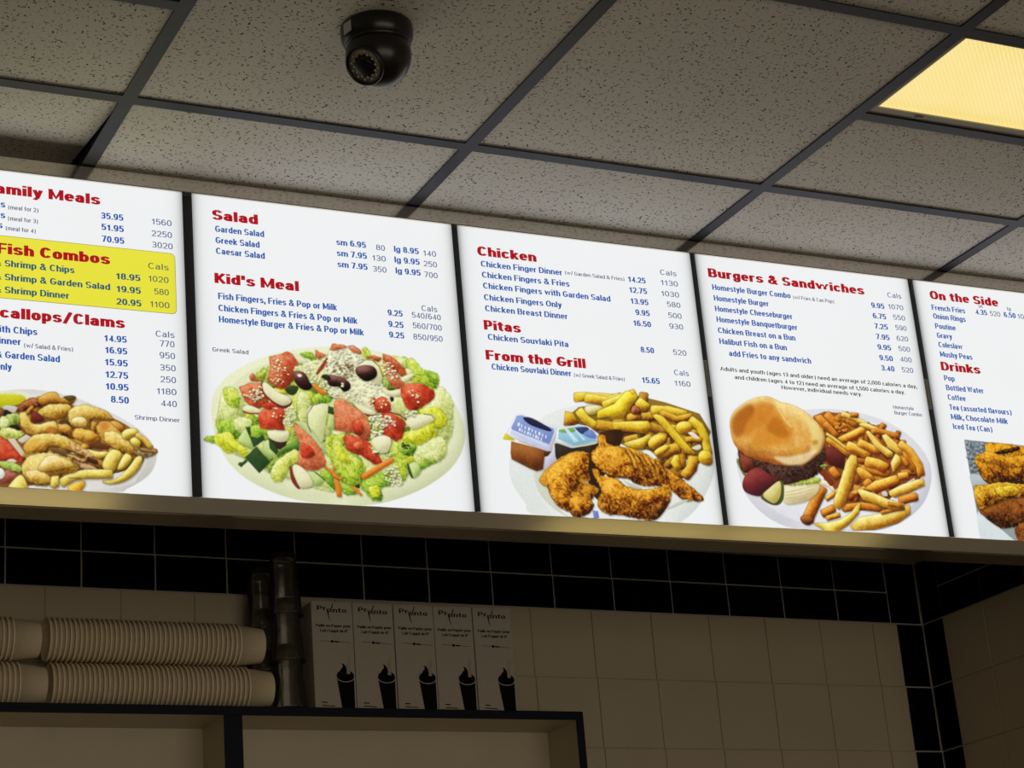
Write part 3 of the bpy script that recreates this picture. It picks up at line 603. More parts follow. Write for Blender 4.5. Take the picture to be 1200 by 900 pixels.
3|P|fry|c8921a 80480e e6bc3c|624,464 617,460 605,402 591,348 596,343 616,342 623,346 636,401 649,460 644,464
3|P|fry|c8921a 80480e e6bc3c|854,322 848,317 844,269 839,219 845,214 867,216 874,222 880,272 883,321 877,324
3|S|crust|a05030 5c2414 c87850|669,453 693,455 705,424 674,417 661,430
3|P|fry|dcb822 9c6a12 f2dc5c|544,430 551,426 623,459 690,487 695,496 688,518 679,522 612,494 539,461 536,452
3|P|fry|e8c81c b08a12 f6e850|514,421 591,456 646,511 664,514 674,499 692,507 698,492 658,443 623,400 568,391 560,400 510,391
3|P|fry|dcb822 9c6a12 f2dc5c|682,465 681,456 718,432 728,435 747,456 747,465 710,490 701,487
3|P|fry|dcb822 9c6a12 f2dc5c|744,431 748,424 816,427 893,415 902,421 911,444 908,452 827,465 755,462 748,455
3|P|fry|c8921a 80480e e6bc3c|781,427 782,420 854,396 927,416 932,423 930,441 924,445 861,427 799,449 792,445
3|P|fry|dcb822 9c6a12 f2dc5c|906,409 905,401 939,379 956,340 960,286 944,254 948,247 970,242 979,246 999,289 994,353 972,404 932,431 923,428
3|S|fry|dcb822 9c6a12 f2dc5c|849,384 877,406 917,405 922,384 900,355 860,357
3|P|fry|c8921a 80480e e6bc3c|499,357 502,350 575,343 650,344 715,348 723,356 726,381 720,387 656,383 584,382 513,388 506,381
3|P|fry|dcb822 9c6a12 f2dc5c|567,382 656,391 731,398 744,372 719,343 651,347 578,351
3|P|fry|c8921a 80480e e6bc3c|883,323 887,319 926,326 950,321 956,325 963,341 961,347 931,352 887,345 883,339
3|S|flat|e8e4d8 c8c4b8 f4f2ea|901,360 922,366 949,345 929,341
3|S|flat|e0dccc c0bcae f0eee4|908,301 946,317 951,304 932,294
3|P|fry|d8b824 a07818 f0dc68|608,297 627,307 698,330 735,349 737,331 692,278 657,276
3|P|fry|c8921a 80480e e6bc3c|734,298 743,294 780,313 788,309 799,315 809,343 805,352 774,354 727,331 724,321
3|S|fry|dcb822 9c6a12 f2dc5c|718,311 749,340 794,348 799,326 752,286 727,289
3|P|fry|c8921a 80480e e6bc3c|757,244 767,239 818,264 856,275 863,285 859,314 849,320 804,307 749,280 746,270
3|S|fry|dcb822 9c6a12 f2dc5c|741,277 794,307 812,295 758,255
3|P|fry|dcb822 9c6a12 f2dc5c|805,236 829,269 849,270 852,216 830,201
3|P|fry|c8921a 80480e e6bc3c|900,273 889,268 876,227 846,199 846,188 868,171 880,172 919,210 938,262 931,269
3|P|fry|dcb822 9c6a12 f2dc5c|749,422 770,429 799,421 908,297 930,280 909,272 880,277 819,345
3|S|fry|dcb822 9c6a12 f2dc5c|935,276 958,295 992,288 994,247 970,234 936,248
3|S|crust|b8902a 7c5210 d8b848|542,326 572,337 588,312 576,293 543,295
3|S|flat|2c1408 140804 4a2c14|467,264 503,328 603,353 601,299 480,123 456,166
3|S|plate|c9c9da a6a6c4 e4e2f0|269,225 321,272 331,228 269,172 264,189
3|P|veg|8a4a1c 4a200a b4743a|143,277 295,248 275,234 262,176 236,168 213,175 138,208 136,233
3|P|flat|3a1c0c 20100a 604020|271,242 305,249 289,230 274,225
3|P|flat|d8c81c a89a10 e8dc50|122,307 155,287 157,279 108,282
3|P|veg|eceaf2 b8b6c6 ffffff|173,383 197,386 329,343 334,330 300,251 286,247 137,294 127,307 141,330
3|P|flat|7a8fcc 5a70b0 a6b6e6|175,378 197,381 323,338 324,325 298,275 149,322 148,330
3|S|flat|141830 0a0c1c 303a60|200,371 238,372 309,337 303,326 257,336 221,349
3|P|flat|c4d0ec a8b4d8 e6ecfa|149,319 298,272 291,254 141,308
3|P|flat|e8eef8 d0d8ea ffffff|177,351 186,350 183,337 174,338
3|P|flat|e8eef8 d0d8ea ffffff|191,346 195,344 193,332 188,333
3|P|flat|e8eef8 d0d8ea ffffff|205,341 209,339 206,327 201,328
3|P|flat|e8eef8 d0d8ea ffffff|218,336 226,335 223,322 215,323
3|P|flat|e8eef8 d0d8ea ffffff|232,331 236,330 234,317 229,319
3|P|flat|e8eef8 d0d8ea ffffff|245,326 250,325 247,312 242,314
3|P|flat|e8eef8 d0d8ea ffffff|259,321 267,320 264,307 256,309
3|P|flat|e8eef8 d0d8ea ffffff|273,316 277,315 275,302 270,304
3|P|flat|e8eef8 d0d8ea ffffff|287,311 291,310 288,297 283,299
3|P|flat|e8eef8 d0d8ea ffffff|180,331 188,330 185,317 177,319
3|P|flat|e8eef8 d0d8ea ffffff|191,327 195,326 193,313 188,315
3|P|flat|e8eef8 d0d8ea ffffff|201,323 206,322 203,309 198,311
3|P|flat|e8eef8 d0d8ea ffffff|212,319 220,318 217,306 209,307
3|P|flat|e8eef8 d0d8ea ffffff|223,316 227,314 225,302 220,303
3|P|flat|e8eef8 d0d8ea ffffff|234,312 238,310 236,298 231,299
3|P|flat|e8eef8 d0d8ea ffffff|244,308 253,307 250,294 241,295
3|P|flat|e8eef8 d0d8ea ffffff|255,304 259,302 257,290 252,291
3|P|flat|e8eef8 d0d8ea ffffff|266,300 270,298 268,286 263,287
3|P|flat|241a12 0c0806 44342a|320,280 499,292 504,275 475,246 409,255 325,215 319,228
3|P|veg|e6e8ea b0b4b8 ffffff|335,337 430,362 468,358 513,329 502,292 391,265 322,285
3|P|flat|8cc0d4 6a9cb8 b4dcea|344,335 430,358 463,354 500,324 495,301 402,275 336,299
3|S|flat|74a84a 508030 9cc870|342,333 405,346 408,331 360,325
3|S|flat|2a3060 161a3c 4a5490|409,346 458,354 471,344 445,324 418,336
3|S|flat|6a80c0 4a60a0 90a4d8|446,329 481,345 500,321 491,310 454,316
3|P|flat|c8e4ee a8ccd8 e6f6fa|366,341 380,342 423,296 403,290
3|P|flat|c8e4ee a8ccd8 e6f6fa|405,346 412,346 452,303 442,300
3|P|flat|d8dc9a b0b470 eceebc|401,271 401,271 450,278 494,290 495,291 495,293 494,294 450,282 401,274 401,274
3|S|flat|2a1408 140a04 503018|461,252 496,268 497,109 474,73 444,145
3|P|flat|6a74c0 4a509a 9aa4e0|451,30 474,29 475,0 452,0
3|S|flat|b9bfae 9aa08e cfd3c4|594,154 626,143 673,127 643,117 607,141
3|S|crust|c08018 6a3408 e0a030|242,136 263,165 305,203 365,242 414,257 454,254 465,243 451,185 456,146 425,140 480,121 488,108 450,71 458,54 441,27 401,4 368,4 351,21 307,42 279,88 272,109 250,121
3|S|crust|d08a1a 7a3c0a eeb43c|277,166 365,239 414,254 456,250 449,185 408,156 393,103 364,102 370,67 351,23 307,47 279,93 276,131
3|S|crust|c07816 602c08 e4a430|360,67 400,86 445,67 455,50 430,18 387,5 362,15
3|S|crust|c07816 602c08 e4a430|471,253 503,286 502,317 518,329 536,324 547,293 610,286 667,279 737,247 773,222 823,190 883,148 932,106 925,90 885,90 840,92 787,134 743,140 684,137 646,144 609,164 542,160 515,180 472,217
3|S|crust|d08a1a 7a3c0a eeb43c|476,253 517,282 609,284 641,268 686,235 732,211 770,195 708,174 660,180 630,169 533,173 476,213
3|P|crust|a86010 5c2806 c88018|612,279 611,278 631,244 641,187 642,187 646,188 647,189 637,246 616,281 615,281
3|P|crust|a86010 5c2806 c88018|636,272 635,271 656,237 666,181 667,181 670,182 671,183 661,239 641,274 639,274
3|P|crust|a86010 5c2806 c88018|661,265 660,263 680,229 690,176 692,175 695,176 696,177 685,232 665,266 664,266
3|P|crust|a86010 5c2806 c88018|685,257 685,256 705,222 715,170 716,170 720,171 721,172 710,224 690,259 688,259
3|P|crust|a86010 5c2806 c88018|710,250 709,249 729,214 740,164 741,164 745,165 746,166 735,217 714,252 713,252
3|P|crust|a86010 5c2806 c88018|734,242 734,241 754,207 765,159 766,158 770,159 770,160 759,209 739,244 738,244
3|P|crust|a86010 5c2806 c88018|759,235 758,234 779,199 790,153 791,152 794,154 795,155 784,202 764,237 762,237
3|S|crust|c07816 602c08 e4a430|463,186 493,192 503,162 561,161 606,133 672,123 737,131 763,146 793,143 792,98 755,43 707,6 658,6 620,10 554,20 516,18 480,38 477,73 497,109 482,143
3|S|crust|d08a1a 7a3c0a eeb43c|485,165 560,156 605,128 672,119 762,137 767,97 695,67 642,29 615,45 549,59 484,73 497,109
3|S|crust|7a4210 3a1c06 a86a1c|704,63 740,73 751,52 722,15 694,18
3|S|flat|c4c8ba a8ac9e d4d8ca|782,62 845,92 865,89 812,64 760,44
4|S|plate|d8d8de b8b8c2 e6e6ea|66,249 83,307 159,393 299,469 493,504 665,504 815,472 923,412 987,331 991,247 943,152 861,82 755,32 656,11 410,0 256,8 146,63 86,139
4|S|flat|e6e6ea d2d2da f0f0f2|111,252 212,380 469,473 717,470 873,409 945,320 939,236 880,133 759,52 638,18 449,9 287,38 178,96 124,157
4|P|flat|843a10 4a1c0a b4642a|455,472 513,495 622,493 779,442 862,404 920,350 948,260 903,200 784,161 717,96 553,88 465,204 434,342
4|P|fry|cc761a 84400c e8a040|789,242 783,244 727,219 675,191 673,185 680,173 686,171 737,198 792,223 794,228
4|P|fry|c88420 7c440e e8ac48|609,197 603,194 588,152 575,108 578,104 594,104 600,107 614,150 628,192 625,195
4|P|fry|b86418 6c300a dc8c34|908,237 901,238 870,217 839,193 838,186 850,174 858,174 888,197 919,218 919,225
4|P|fry|a04e14 5c2408 c87428|602,441 598,445 547,434 500,428 494,422 493,404 498,399 546,406 598,417 603,423
4|P|fry|b86418 6c300a dc8c34|609,451 606,444 631,417 655,392 663,393 681,407 684,414 659,439 635,466 627,465
4|P|fry|a04e14 5c2408 c87428|588,388 587,382 621,360 659,342 666,344 677,358 677,363 640,381 607,403 600,401
4|P|fry|c88420 7c440e e8ac48|617,315 613,310 625,273 641,233 646,232 662,239 666,244 650,284 639,321 633,321
4|P|fry|c88420 7c440e e8ac48|559,290 561,284 611,273 657,259 665,262 676,280 675,286 627,301 575,312 569,308
4|P|fry|b86418 6c300a dc8c34|572,293 568,287 589,244 611,200 618,199 636,208 640,215 618,259 598,302 591,302
4|P|fry|b86418 6c300a dc8c34|589,496 582,496 551,467 518,435 518,429 531,419 539,420 572,452 602,481 602,486
4|P|fry|cc761a 84400c e8a040|667,158 665,151 697,124 729,96 737,97 754,111 756,118 724,146 692,174 684,172
4|P|fry|cc761a 84400c e8a040|692,201 691,196 726,180 761,161 767,163 778,176 778,182 743,201 708,217 702,214
4|P|fry|b86418 6c300a dc8c34|946,279 943,283 895,278 846,272 840,266 838,249 843,245 892,251 940,256 945,262
4|P|fry|b86418 6c300a dc8c34|535,338 535,332 584,316 637,304 645,308 653,325 652,331 599,343 552,358 545,355
4|P|fry|a04e14 5c2408 c87428|625,292 627,287 680,282 734,274 740,278 747,294 745,300 691,308 636,313 631,308
4|P|fry|a04e14 5c2408 c87428|794,212 787,213 744,180 697,148 695,142 705,130 712,130 760,162 804,196 804,201
4|P|fry|a04e14 5c2408 c87428|723,453 717,448 716,399 713,349 718,346 739,349 746,354 749,404 750,454 744,457
4|P|fry|c88420 7c440e e8ac48|715,251 710,245 729,200 747,158 755,157 776,167 780,174 762,215 743,260 736,261
4|P|fry|a04e14 5c2408 c87428|781,456 776,460 729,448 679,437 674,431 675,413 680,409 730,420 778,432 782,439
4|P|fry|c88420 7c440e e8ac48|684,266 680,260 702,225 726,193 734,193 754,206 757,213 733,244 712,278 704,278
4|P|fry|b86418 6c300a dc8c34|789,468 782,467 761,438 742,406 744,401 762,396 769,399 787,429 807,456 805,461
4|P|fry|b86418 6c300a dc8c34|518,406 512,402 507,358 503,316 508,313 527,315 533,320 537,362 542,405 537,408
4|P|fry|a04e14 5c2408 c87428|451,393 454,389 498,392 542,394 548,399 551,415 548,419 502,417 457,413 453,408
4|P|fry|cc761a 84400c e8a040|871,402 865,399 851,360 837,325 841,320 859,319 866,322 879,358 893,397 889,401
4|P|fry|b86418 6c300a dc8c34|582,400 576,395 582,349 588,301 595,298 615,304 621,310 614,358 609,404 602,406
4|P|fry|b86418 6c300a dc8c34|790,293 787,297 737,292 681,282 677,277 676,261 681,257 735,266 784,272 788,277
4|P|fry|c88420 7c440e e8ac48|712,200 707,195 711,144 716,93 722,91 741,95 747,101 742,151 738,203 732,205
4|P|fry|b86418 6c300a dc8c34|619,196 611,194 593,160 575,125 578,119 599,115 607,118 625,153 643,186 639,192
4|P|fry|c88420 7c440e e8ac48|609,120 605,123 568,113 531,106 527,101 527,87 531,84 570,91 608,102 611,107
4|P|fry|b86418 6c300a dc8c34|628,503 621,504 589,485 559,470 556,463 563,449 570,447 601,463 635,483 636,489
4|P|fry|a04e14 5c2408 c87428|564,461 561,455 586,421 610,388 618,388 635,399 638,406 613,439 588,473 581,472
4|P|fry|a04e14 5c2408 c87428|857,440 851,438 822,391 795,345 797,340 812,336 819,339 846,384 875,432 872,436
4|P|fry|c88420 7c440e e8ac48|691,209 685,212 631,186 575,163 572,157 577,143 583,140 640,163 695,189 697,195
4|P|fry|cc761a 84400c e8a040|865,346 861,340 877,316 892,294 900,293 920,305 924,312 909,335 893,359 885,358
4|P|fry|b86418 6c300a dc8c34|684,420 678,415 674,374 670,330 676,326 696,329 702,334 705,378 710,419 704,422
4|P|fry|cc761a 84400c e8a040|740,213 734,214 700,184 670,158 670,152 681,143 688,144 717,170 752,199 751,204
4|P|fry|cc761a 84400c e8a040|672,334 669,338 616,335 561,330 556,326 554,311 558,307 612,312 665,315 669,319
4|P|fry|b86418 6c300a dc8c34|790,136 787,141 731,139 678,134 673,129 670,112 675,108 727,113 782,115 787,120
4|P|fry|a04e14 5c2408 c87428|696,203 699,197 749,194 795,187 802,192 810,210 807,216 760,222 709,226 703,221
4|P|fry|c88420 7c440e e8ac48|668,427 662,423 652,369 647,317 652,314 671,316 677,321 682,372 692,425 687,428
4|P|fry|b86418 6c300a dc8c34|627,163 625,158 654,128 681,99 687,100 703,111 705,116 677,146 649,176 642,174
4|P|fry|a04e14 5c2408 c87428|520,434 514,430 512,392 515,353 520,350 537,354 542,359 540,397 542,434 537,437
4|P|fry|c88420 7c440e e8ac48|824,336 821,330 858,296 897,265 905,266 920,280 922,286 883,317 847,351 840,349
4|P|fry|c88420 7c440e e8ac48|516,462 510,461 487,430 459,400 460,395 472,387 478,388 507,419 532,451 530,455
4|P|fry|b86418 6c300a dc8c34|721,398 718,391 749,353 778,313 786,313 805,325 808,332 779,372 747,411 739,410
4|P|fry|a04e14 5c2408 c87428|853,400 846,401 803,375 761,350 759,342 769,328 777,326 819,352 862,378 864,385
4|P|fry|cc761a 84400c e8a040|455,472 494,482 532,444 568,399 549,388 490,422
4|P|fry|cc761a 84400c e8a040|507,481 504,474 544,434 556,417 565,417 586,431 589,438 575,457 535,498 526,496
4|P|fry|cc761a 84400c e8a040|495,443 493,437 521,411 543,384 550,385 566,396 568,402 545,429 517,456 510,455
4|P|fry|cc761a 84400c e8a040|603,468 601,462 627,444 649,435 657,438 668,455 667,461 648,468 625,485 618,483
4|C|30:6.9|cc761a 84400c e8a040|554,479 598,482 610,425 564,408
4|P|fry|e6c050 b07a1c f6e690|587,485 588,480 645,465 717,437 723,440 733,453 732,459 659,487 601,503 595,499
4|P|fry|cc761a 84400c e8a040|633,483 635,479 668,479 673,483 677,497 674,501 641,501 637,497
4|C|8:5.2|8a6a30 5c4418 b89450|674,478 706,466 748,454
4|S|fry|e6c050 b07a1c f6e690|670,454 705,461 747,449 778,437 765,427 700,437
4|P|fry|cc761a 84400c e8a040|722,419 724,415 773,418 852,402 858,406 866,420 864,425 782,441 728,438 724,433
4|P|fry|dc9a24 9a5010 f2cc5c|498,379 497,371 545,336 589,306 599,308 617,326 618,334 574,365 525,400 517,397
4|P|fry|e6c050 b07a1c f6e690|501,399 500,396 542,372 591,338 594,339 602,346 602,349 553,384 511,408 507,406
4|P|fry|dc9a24 9a5010 f2cc5c|555,388 680,445 700,437 693,412 624,379 578,366
4|P|fry|dc9a24 9a5010 f2cc5c|586,347 587,338 638,323 682,303 694,307 712,331 712,340 664,362 611,378 601,372
4|P|fry|dc9a24 9a5010 f2cc5c|645,368 645,360 697,339 741,327 750,332 762,353 760,361 719,372 668,392 660,388
4|P|fry|e6c050 b07a1c f6e690|696,424 716,430 767,374 820,344 814,324 790,318 732,362
4|P|fry|e6c050 b07a1c f6e690|774,413 798,422 868,361 862,341 849,331 798,361
4|P|fry|cc761a 84400c e8a040|864,356 892,353 921,297 918,249 898,296 868,313
4|P|fry|cc761a 84400c e8a040|856,321 854,317 873,284 878,284 891,291 893,295 874,328 869,328
4|P|fry|dc9a24 9a5010 f2cc5c|846,378 844,371 887,342 920,290 922,250 930,247 954,253 961,260 957,306 920,366 872,398 864,396
4|P|fry|e6c050 b07a1c f6e690|798,299 828,339 849,331 853,300 801,254
4|P|fry|cc761a 84400c e8a040|640,257 642,251 706,240 772,234 780,240 788,260 784,266 719,272 656,282 649,277
4|S|fry|dc9a24 9a5010 f2cc5c|620,260 650,271 699,241 706,218 651,219
4|P|fry|dc9a24 9a5010 f2cc5c|666,283 669,274 717,268 756,252 768,257 788,284 787,295 742,312 688,319 678,312
4|P|fry|dc9a24 9a5010 f2cc5c|822,233 826,228 872,235 879,242 880,262 874,267 828,259 822,253
4|P|fry|cc761a 84400c e8a040|662,185 671,184 696,204 697,213 681,228 671,228 646,208 646,200
4|P|fry|dc9a24 9a5010 f2cc5c|645,181 706,218 817,250 830,229 821,210 732,177 703,168
4|P|fry|e6c050 b07a1c f6e690|765,178 838,211 909,234 950,244 950,212 877,180 794,152 767,160
4|S|flat|d8d0dc b8b0bc ece8f0|731,172 754,178 759,159 739,156
4|P|flat|e0d0d0 c0b0b0 f0e8e8|867,218 869,217 906,236 906,237 905,241 903,241 866,222 865,221
4|P|fry|cc761a 84400c e8a040|810,126 817,122 869,138 901,144 908,152 908,175 901,180 864,173 810,155 805,147
4|P|fry|a04818 641f08 c8702c|578,127 587,129 601,148 599,155 580,163 571,161 557,141 559,135
4|P|fry|cc761a 84400c e8a040|533,85 538,80 619,93 708,88 716,94 723,115 719,122 624,126 538,113 533,106
4|P|fry|cc761a 84400c e8a040|431,56 438,52 496,78 500,87 492,106 483,109 425,83 423,75
4|P|fry|dc9a24 9a5010 f2cc5c|448,43 452,40 513,57 517,62 515,75 510,78 449,61 446,56
4|P|fry|e6c050 b07a1c f6e690|555,23 602,62 716,86 832,121 861,127 857,89 791,48 670,14 566,7
4|P|fry|cc761a 84400c e8a040|713,80 717,78 785,95 830,102 834,106 834,117 831,120 784,113 715,95 712,91
4|P|fry|e4c040 b08018 f6ea88|373,30 436,31 509,48 568,79 613,126 623,119 605,76 554,32 501,2 441,-3
4|P|fry|e6c050 b07a1c f6e690|611,175 634,181 697,165 759,145 834,130 825,111 773,101 720,110 637,134
4|P|fry|cc761a 84400c e8a040|751,121 752,117 818,111 822,114 826,125 824,129 759,135 755,132
4|P|fry|dc9a24 9a5010 f2cc5c|461,122 466,120 535,161 536,167 529,178 523,179 455,138 454,133
4|P|fry|e0b038 a87018 f4de78|578,286 609,323 636,318 635,280 592,192 546,110 515,88 488,103 496,131 534,198
4|P|fry|cc761a 84400c e8a040|437,186 424,184 382,121 334,50 338,40 367,28 381,32 430,104 472,166 467,175
4|S|fry|8c4416 5c240a b06a2c|327,49 360,60 389,43 364,19 334,26
4|S|veg|e4d8a8 c0ae78 f4ecc8|274,179 349,188 435,193 424,155 375,120 315,103 267,101 261,128
4|P|flat|c8b884 a89860 e0d4a8|274,146 275,145 334,158 412,181 413,181 412,183 412,184 334,161 274,148 274,148
4|P|flat|c8b884 a89860 e0d4a8|272,134 273,133 332,144 410,168 411,168 410,170 410,170 332,147 273,136 272,136
4|P|flat|c8b884 a89860 e0d4a8|270,122 271,121 330,130 408,154 408,155 408,157 407,157 330,133 271,124 270,124
4|S|veg|efe2c0 ccb88c faf4dc|437,207 474,204 507,173 499,159 476,181 440,188
4|S|leaf|b8c04a 7c8a24 dce080|295,176 352,202 407,214 449,212 430,192 370,184 321,177
4|S|flat|6b7a2c 3c4616 8c9a44|68,259 85,269 103,215 91,205
4|P|veg|5c1c1c 300c10 8c3c34|482,345 536,349 585,314 564,256 502,271 474,298
4|P|fry|cc761a 84400c e8a040|492,254 489,247 515,211 524,211 544,224 547,232 521,268 513,267
4|P|flat|7a2c14 481408 a85430|436,245 435,240 462,219 488,184 494,184 508,194 511,199 484,236 454,258 448,257
4|S|meat|4a2c24 20100e 7c5448|90,338 163,343 280,351 376,357 447,362 485,365 485,299 454,245 407,214 317,186 274,179 215,199 144,213 84,228
4|C|14:4.4|8c9a44 6b7a2c b8c06a|453,268 485,270 482,251 461,255
4|P|veg|7a3020 481410 a85840|87,297 142,268 142,236 93,219 85,264
4|S|veg|6c2024 38101a a0443c|81,168 108,215 164,242 207,217 245,191 209,162 173,132 141,124 92,137
4|S|flat|4c5420 2e3410 6c7438|156,122 189,97 229,92 260,118 271,174 266,192 255,192 198,156
4|S|veg|d4c878 b0a050 e8dea0|168,130 210,166 250,191 258,173 249,132 226,103 200,102
4|S|bun|dca048 a86020 f0d488|58,402 69,440 94,472 146,507 196,529 245,539 281,531 306,521 358,513 419,489 471,445 497,405 496,376 474,332 431,296 377,265 365,253 356,266 286,255 214,262 153,274 99,294 64,338
4|S|soft|c87418 b05c10 d88c30|72,394 85,446 144,492 199,511 258,520 281,493 239,429 170,387 125,365
4|S|soft|d08420 c07010 e09838|216,413 290,485 315,439 351,399 322,350 246,336 181,322 144,352
4|S|soft|a85c14 8c4810 c87c28|66,403 79,441 121,477 166,499 182,472 139,422 104,364 73,362
4|S|soft|b86814 9c5410 d08028|226,409 269,455 312,420 326,379 283,371 248,383
4|S|soft|ecdc90 dcc468 f8eeb8|415,465 465,440 490,399 485,366 456,321 413,319 434,381
4|S|soft|f2e6b4 e0cc88 fcf6d8|239,289 313,294 402,318 452,331 414,291 361,264 287,262
4|P|soft|eccc80 d8a850 f8e4a0|292,484 291,483 312,446 340,415 342,415 346,418 347,420 320,451 299,487 297,487
4|P|soft|f0c878 d8a850 f8e4a0|189,525 190,524 251,517 291,501 292,502 295,505 294,506 254,522 192,529 190,528
4|S|soft|c08820 a87010 d8a040|430,362 454,373 462,360 439,349
4|S|soft|cc8c28 b87818 d8a040|147,339 179,345 185,313 159,312
4|S|soft|d09830 b87818 d8a040|340,328 373,335 380,317 347,310
1|S|plate|d5d3cb b8b6ae e4e2dc|186,142 211,224 311,299 439,337 570,333 689,300 795,252 862,201 891,147 886,105 858,62 790,17 736,0 375,-26 218,11
1|S|flat|e0ded8 cccac2 ecebe6|217,144 375,311 636,303 822,219 860,138 831,67 763,22 375,-20
1|S|flat|7a4818 3c200c a87430|338,268 448,288 553,316 628,290 749,259 825,216 871,163 784,79 670,56 447,5 339,7
1|P|fry|c08428 7c4812 dcac50|511,66 511,60 531,48 549,35 555,36 564,50 564,55 545,69 524,82 519,79
1|P|fry|a87020 64380e c89440|605,229 605,223 637,203 670,180 675,182 684,196 684,202 650,225 619,245 614,242
1|P|fry|b8842c 70440f dcb050|575,240 570,240 547,210 522,179 523,173 534,164 540,164 565,195 588,225 586,230
1|P|fry|c08428 7c4812 dcac50|462,282 456,277 456,241 456,202 462,198 481,199 486,204 486,243 486,280 481,284
1|P|fry|b8842c 70440f dcb050|483,90 476,90 461,67 446,45 447,38 462,27 469,28 484,50 500,73 498,79
1|P|fry|b8842c 70440f dcb050|586,176 587,171 622,156 656,142 662,145 668,160 666,165 632,179 597,194 592,191
1|P|fry|c08428 7c4812 dcac50|629,288 626,282 640,255 651,230 657,228 674,238 677,245 666,270 652,298 646,298
1|P|fry|b8842c 70440f dcb050|794,196 793,190 809,174 827,157 833,159 845,172 846,179 828,195 812,210 806,209
1|P|fry|b8842c 70440f dcb050|565,105 565,99 592,82 618,68 623,70 631,85 630,91 605,104 579,121 574,119
1|P|fry|b8842c 70440f dcb050|486,113 488,107 524,95 559,83 564,86 571,102 569,108 534,121 497,133 492,129
1|P|fry|c08428 7c4812 dcac50|678,245 673,243 663,214 656,183 659,178 674,175 679,178 686,209 695,237 692,241
1|P|fry|a87020 64380e c89440|649,252 643,248 643,219 645,192 650,188 668,191 673,196 671,222 672,250 667,254
1|P|fry|c08428 7c4812 dcac50|601,173 594,174 571,149 552,126 553,118 567,105 574,105 593,127 616,152 615,159
1|P|fry|c08428 7c4812 dcac50|569,108 563,112 527,95 489,77 486,70 493,52 499,49 537,67 573,83 575,90
1|P|fry|c08428 7c4812 dcac50|544,197 546,191 579,185 613,177 619,181 624,198 621,204 587,213 553,219 548,215
1|P|fry|b8842c 70440f dcb050|507,196 501,195 483,157 468,123 470,117 485,110 491,112 507,146 525,184 522,189
1|P|fry|b8842c 70440f dcb050|645,117 644,110 664,92 686,75 692,77 703,92 703,98 682,114 663,132 657,130
1|P|fry|c08428 7c4812 dcac50|747,206 741,205 723,166 703,129 705,123 720,115 727,116 748,154 766,194 763,200
1|P|fry|a87020 64380e c89440|658,114 658,108 681,92 703,77 709,79 720,94 719,101 698,116 675,132 669,130
1|P|fry|b8842c 70440f dcb050|786,145 785,138 808,121 829,102 836,104 848,118 849,125 827,144 803,162 797,160
1|P|fry|b8842c 70440f dcb050|676,183 669,185 645,164 623,143 623,136 635,121 642,121 664,141 687,161 687,168
1|P|fry|a87020 64380e c89440|550,273 546,267 561,228 575,188 581,186 597,194 600,200 587,240 572,279 566,281
1|P|fry|a87020 64380e c89440|704,201 700,196 708,164 714,130 720,127 737,132 742,138 736,172 727,205 721,207
1|P|fry|b8842c 70440f dcb050|516,126 512,131 475,126 437,124 433,118 432,100 437,95 476,97 514,102 517,108
1|P|fry|b8842c 70440f dcb050|522,122 521,116 546,84 572,54 579,55 591,67 592,73 566,103 541,134 535,133
1|P|fry|c08428 7c4812 dcac50|729,149 728,142 757,117 787,91 794,92 805,106 806,113 776,139 748,165 742,163
1|P|fry|c08428 7c4812 dcac50|502,319 495,317 478,280 459,244 462,237 478,228 486,230 506,267 523,305 519,312
1|P|fry|a87020 64380e c89440|477,160 476,154 493,137 509,118 515,119 528,131 529,138 512,157 495,174 489,173
1|P|fry|c08428 7c4812 dcac50|567,74 565,67 578,47 589,28 596,27 613,38 615,45 604,65 590,86 583,86
1|P|fry|c08428 7c4812 dcac50|613,133 607,133 584,104 561,75 562,68 574,59 580,59 603,88 626,117 625,123
1|S|veg|c8c84a 98982a e8e890|338,315 412,328 456,324 474,306 463,289 419,278 338,264
1|S|flat|e4e4c4 c0c0a0 f2f2dc|338,319 412,329 460,327 476,306 463,293 448,316 404,320 338,307
1|S|flat|c8c418 a09c10 e0dc50|338,307 412,315 448,314 460,301 423,282 338,272
1|S|crust|8a4424 4c200c b06c3c|474,310 500,308 508,289 485,275 433,260 426,275 441,288
1|S|fry|c08428 7c4812 dcac50|500,312 534,334 561,336 572,317 598,327 623,327 621,313 605,296 560,297 523,286 504,292
1|S|flat|4c3c1c 2c200c 7c6838|583,322 613,329 624,319 605,308 594,311
1|S|fry|c08428 7c4812 dcac50|749,251 780,237 783,213 748,203 710,224
1|S|flat|cacac6 a8a8a4 e4e4e0|382,268 397,278 430,275 422,255 408,258
1|S|flat|101010 080808 303030|386,256 397,263 413,250 404,238 386,240
1|S|veg|8a4c34 5c2c1c b0745c|360,262 382,264 386,240 360,235
1|S|leaf|a8bc5c 70882c d4dc90|375,228 411,250 437,252 441,225 408,207 375,201
1|S|leaf|d4db8a a9b560 eef2bb|375,236 397,237 404,218 389,194 375,193
1|S|flat|141410 080808 303028|404,207 430,214 444,198 433,193
1|S|leaf|ccd068 98a03c e8ea9c|375,193 397,202 441,194 452,183 433,166 397,163 375,174
1|P|flat|d8ccc0 b0a498 ece4dc|431,162 459,183 475,175 462,160 444,151
1|P|tom|c44024 8c2010 e07048|353,176 382,170 404,152 448,105 447,88 375,89 353,91
1|P|flat|d8ccb4 b0a48c ece4d4|398,164 422,167 453,121 444,107
1|S|flat|e0d8c8 c0b8a8 f0ece0|396,90 415,97 429,88 407,83
1|S|leaf|a4b84c 70882c c8d880|375,85 407,87 440,74 444,55 422,53 375,70
1|S|veg|a85440 743020 c88070|382,40 396,59 425,50 429,31 404,18 375,16
1|S|veg|e8e4d8 c8c4b8 f8f6f0|360,61 382,62 391,44 382,28 360,27
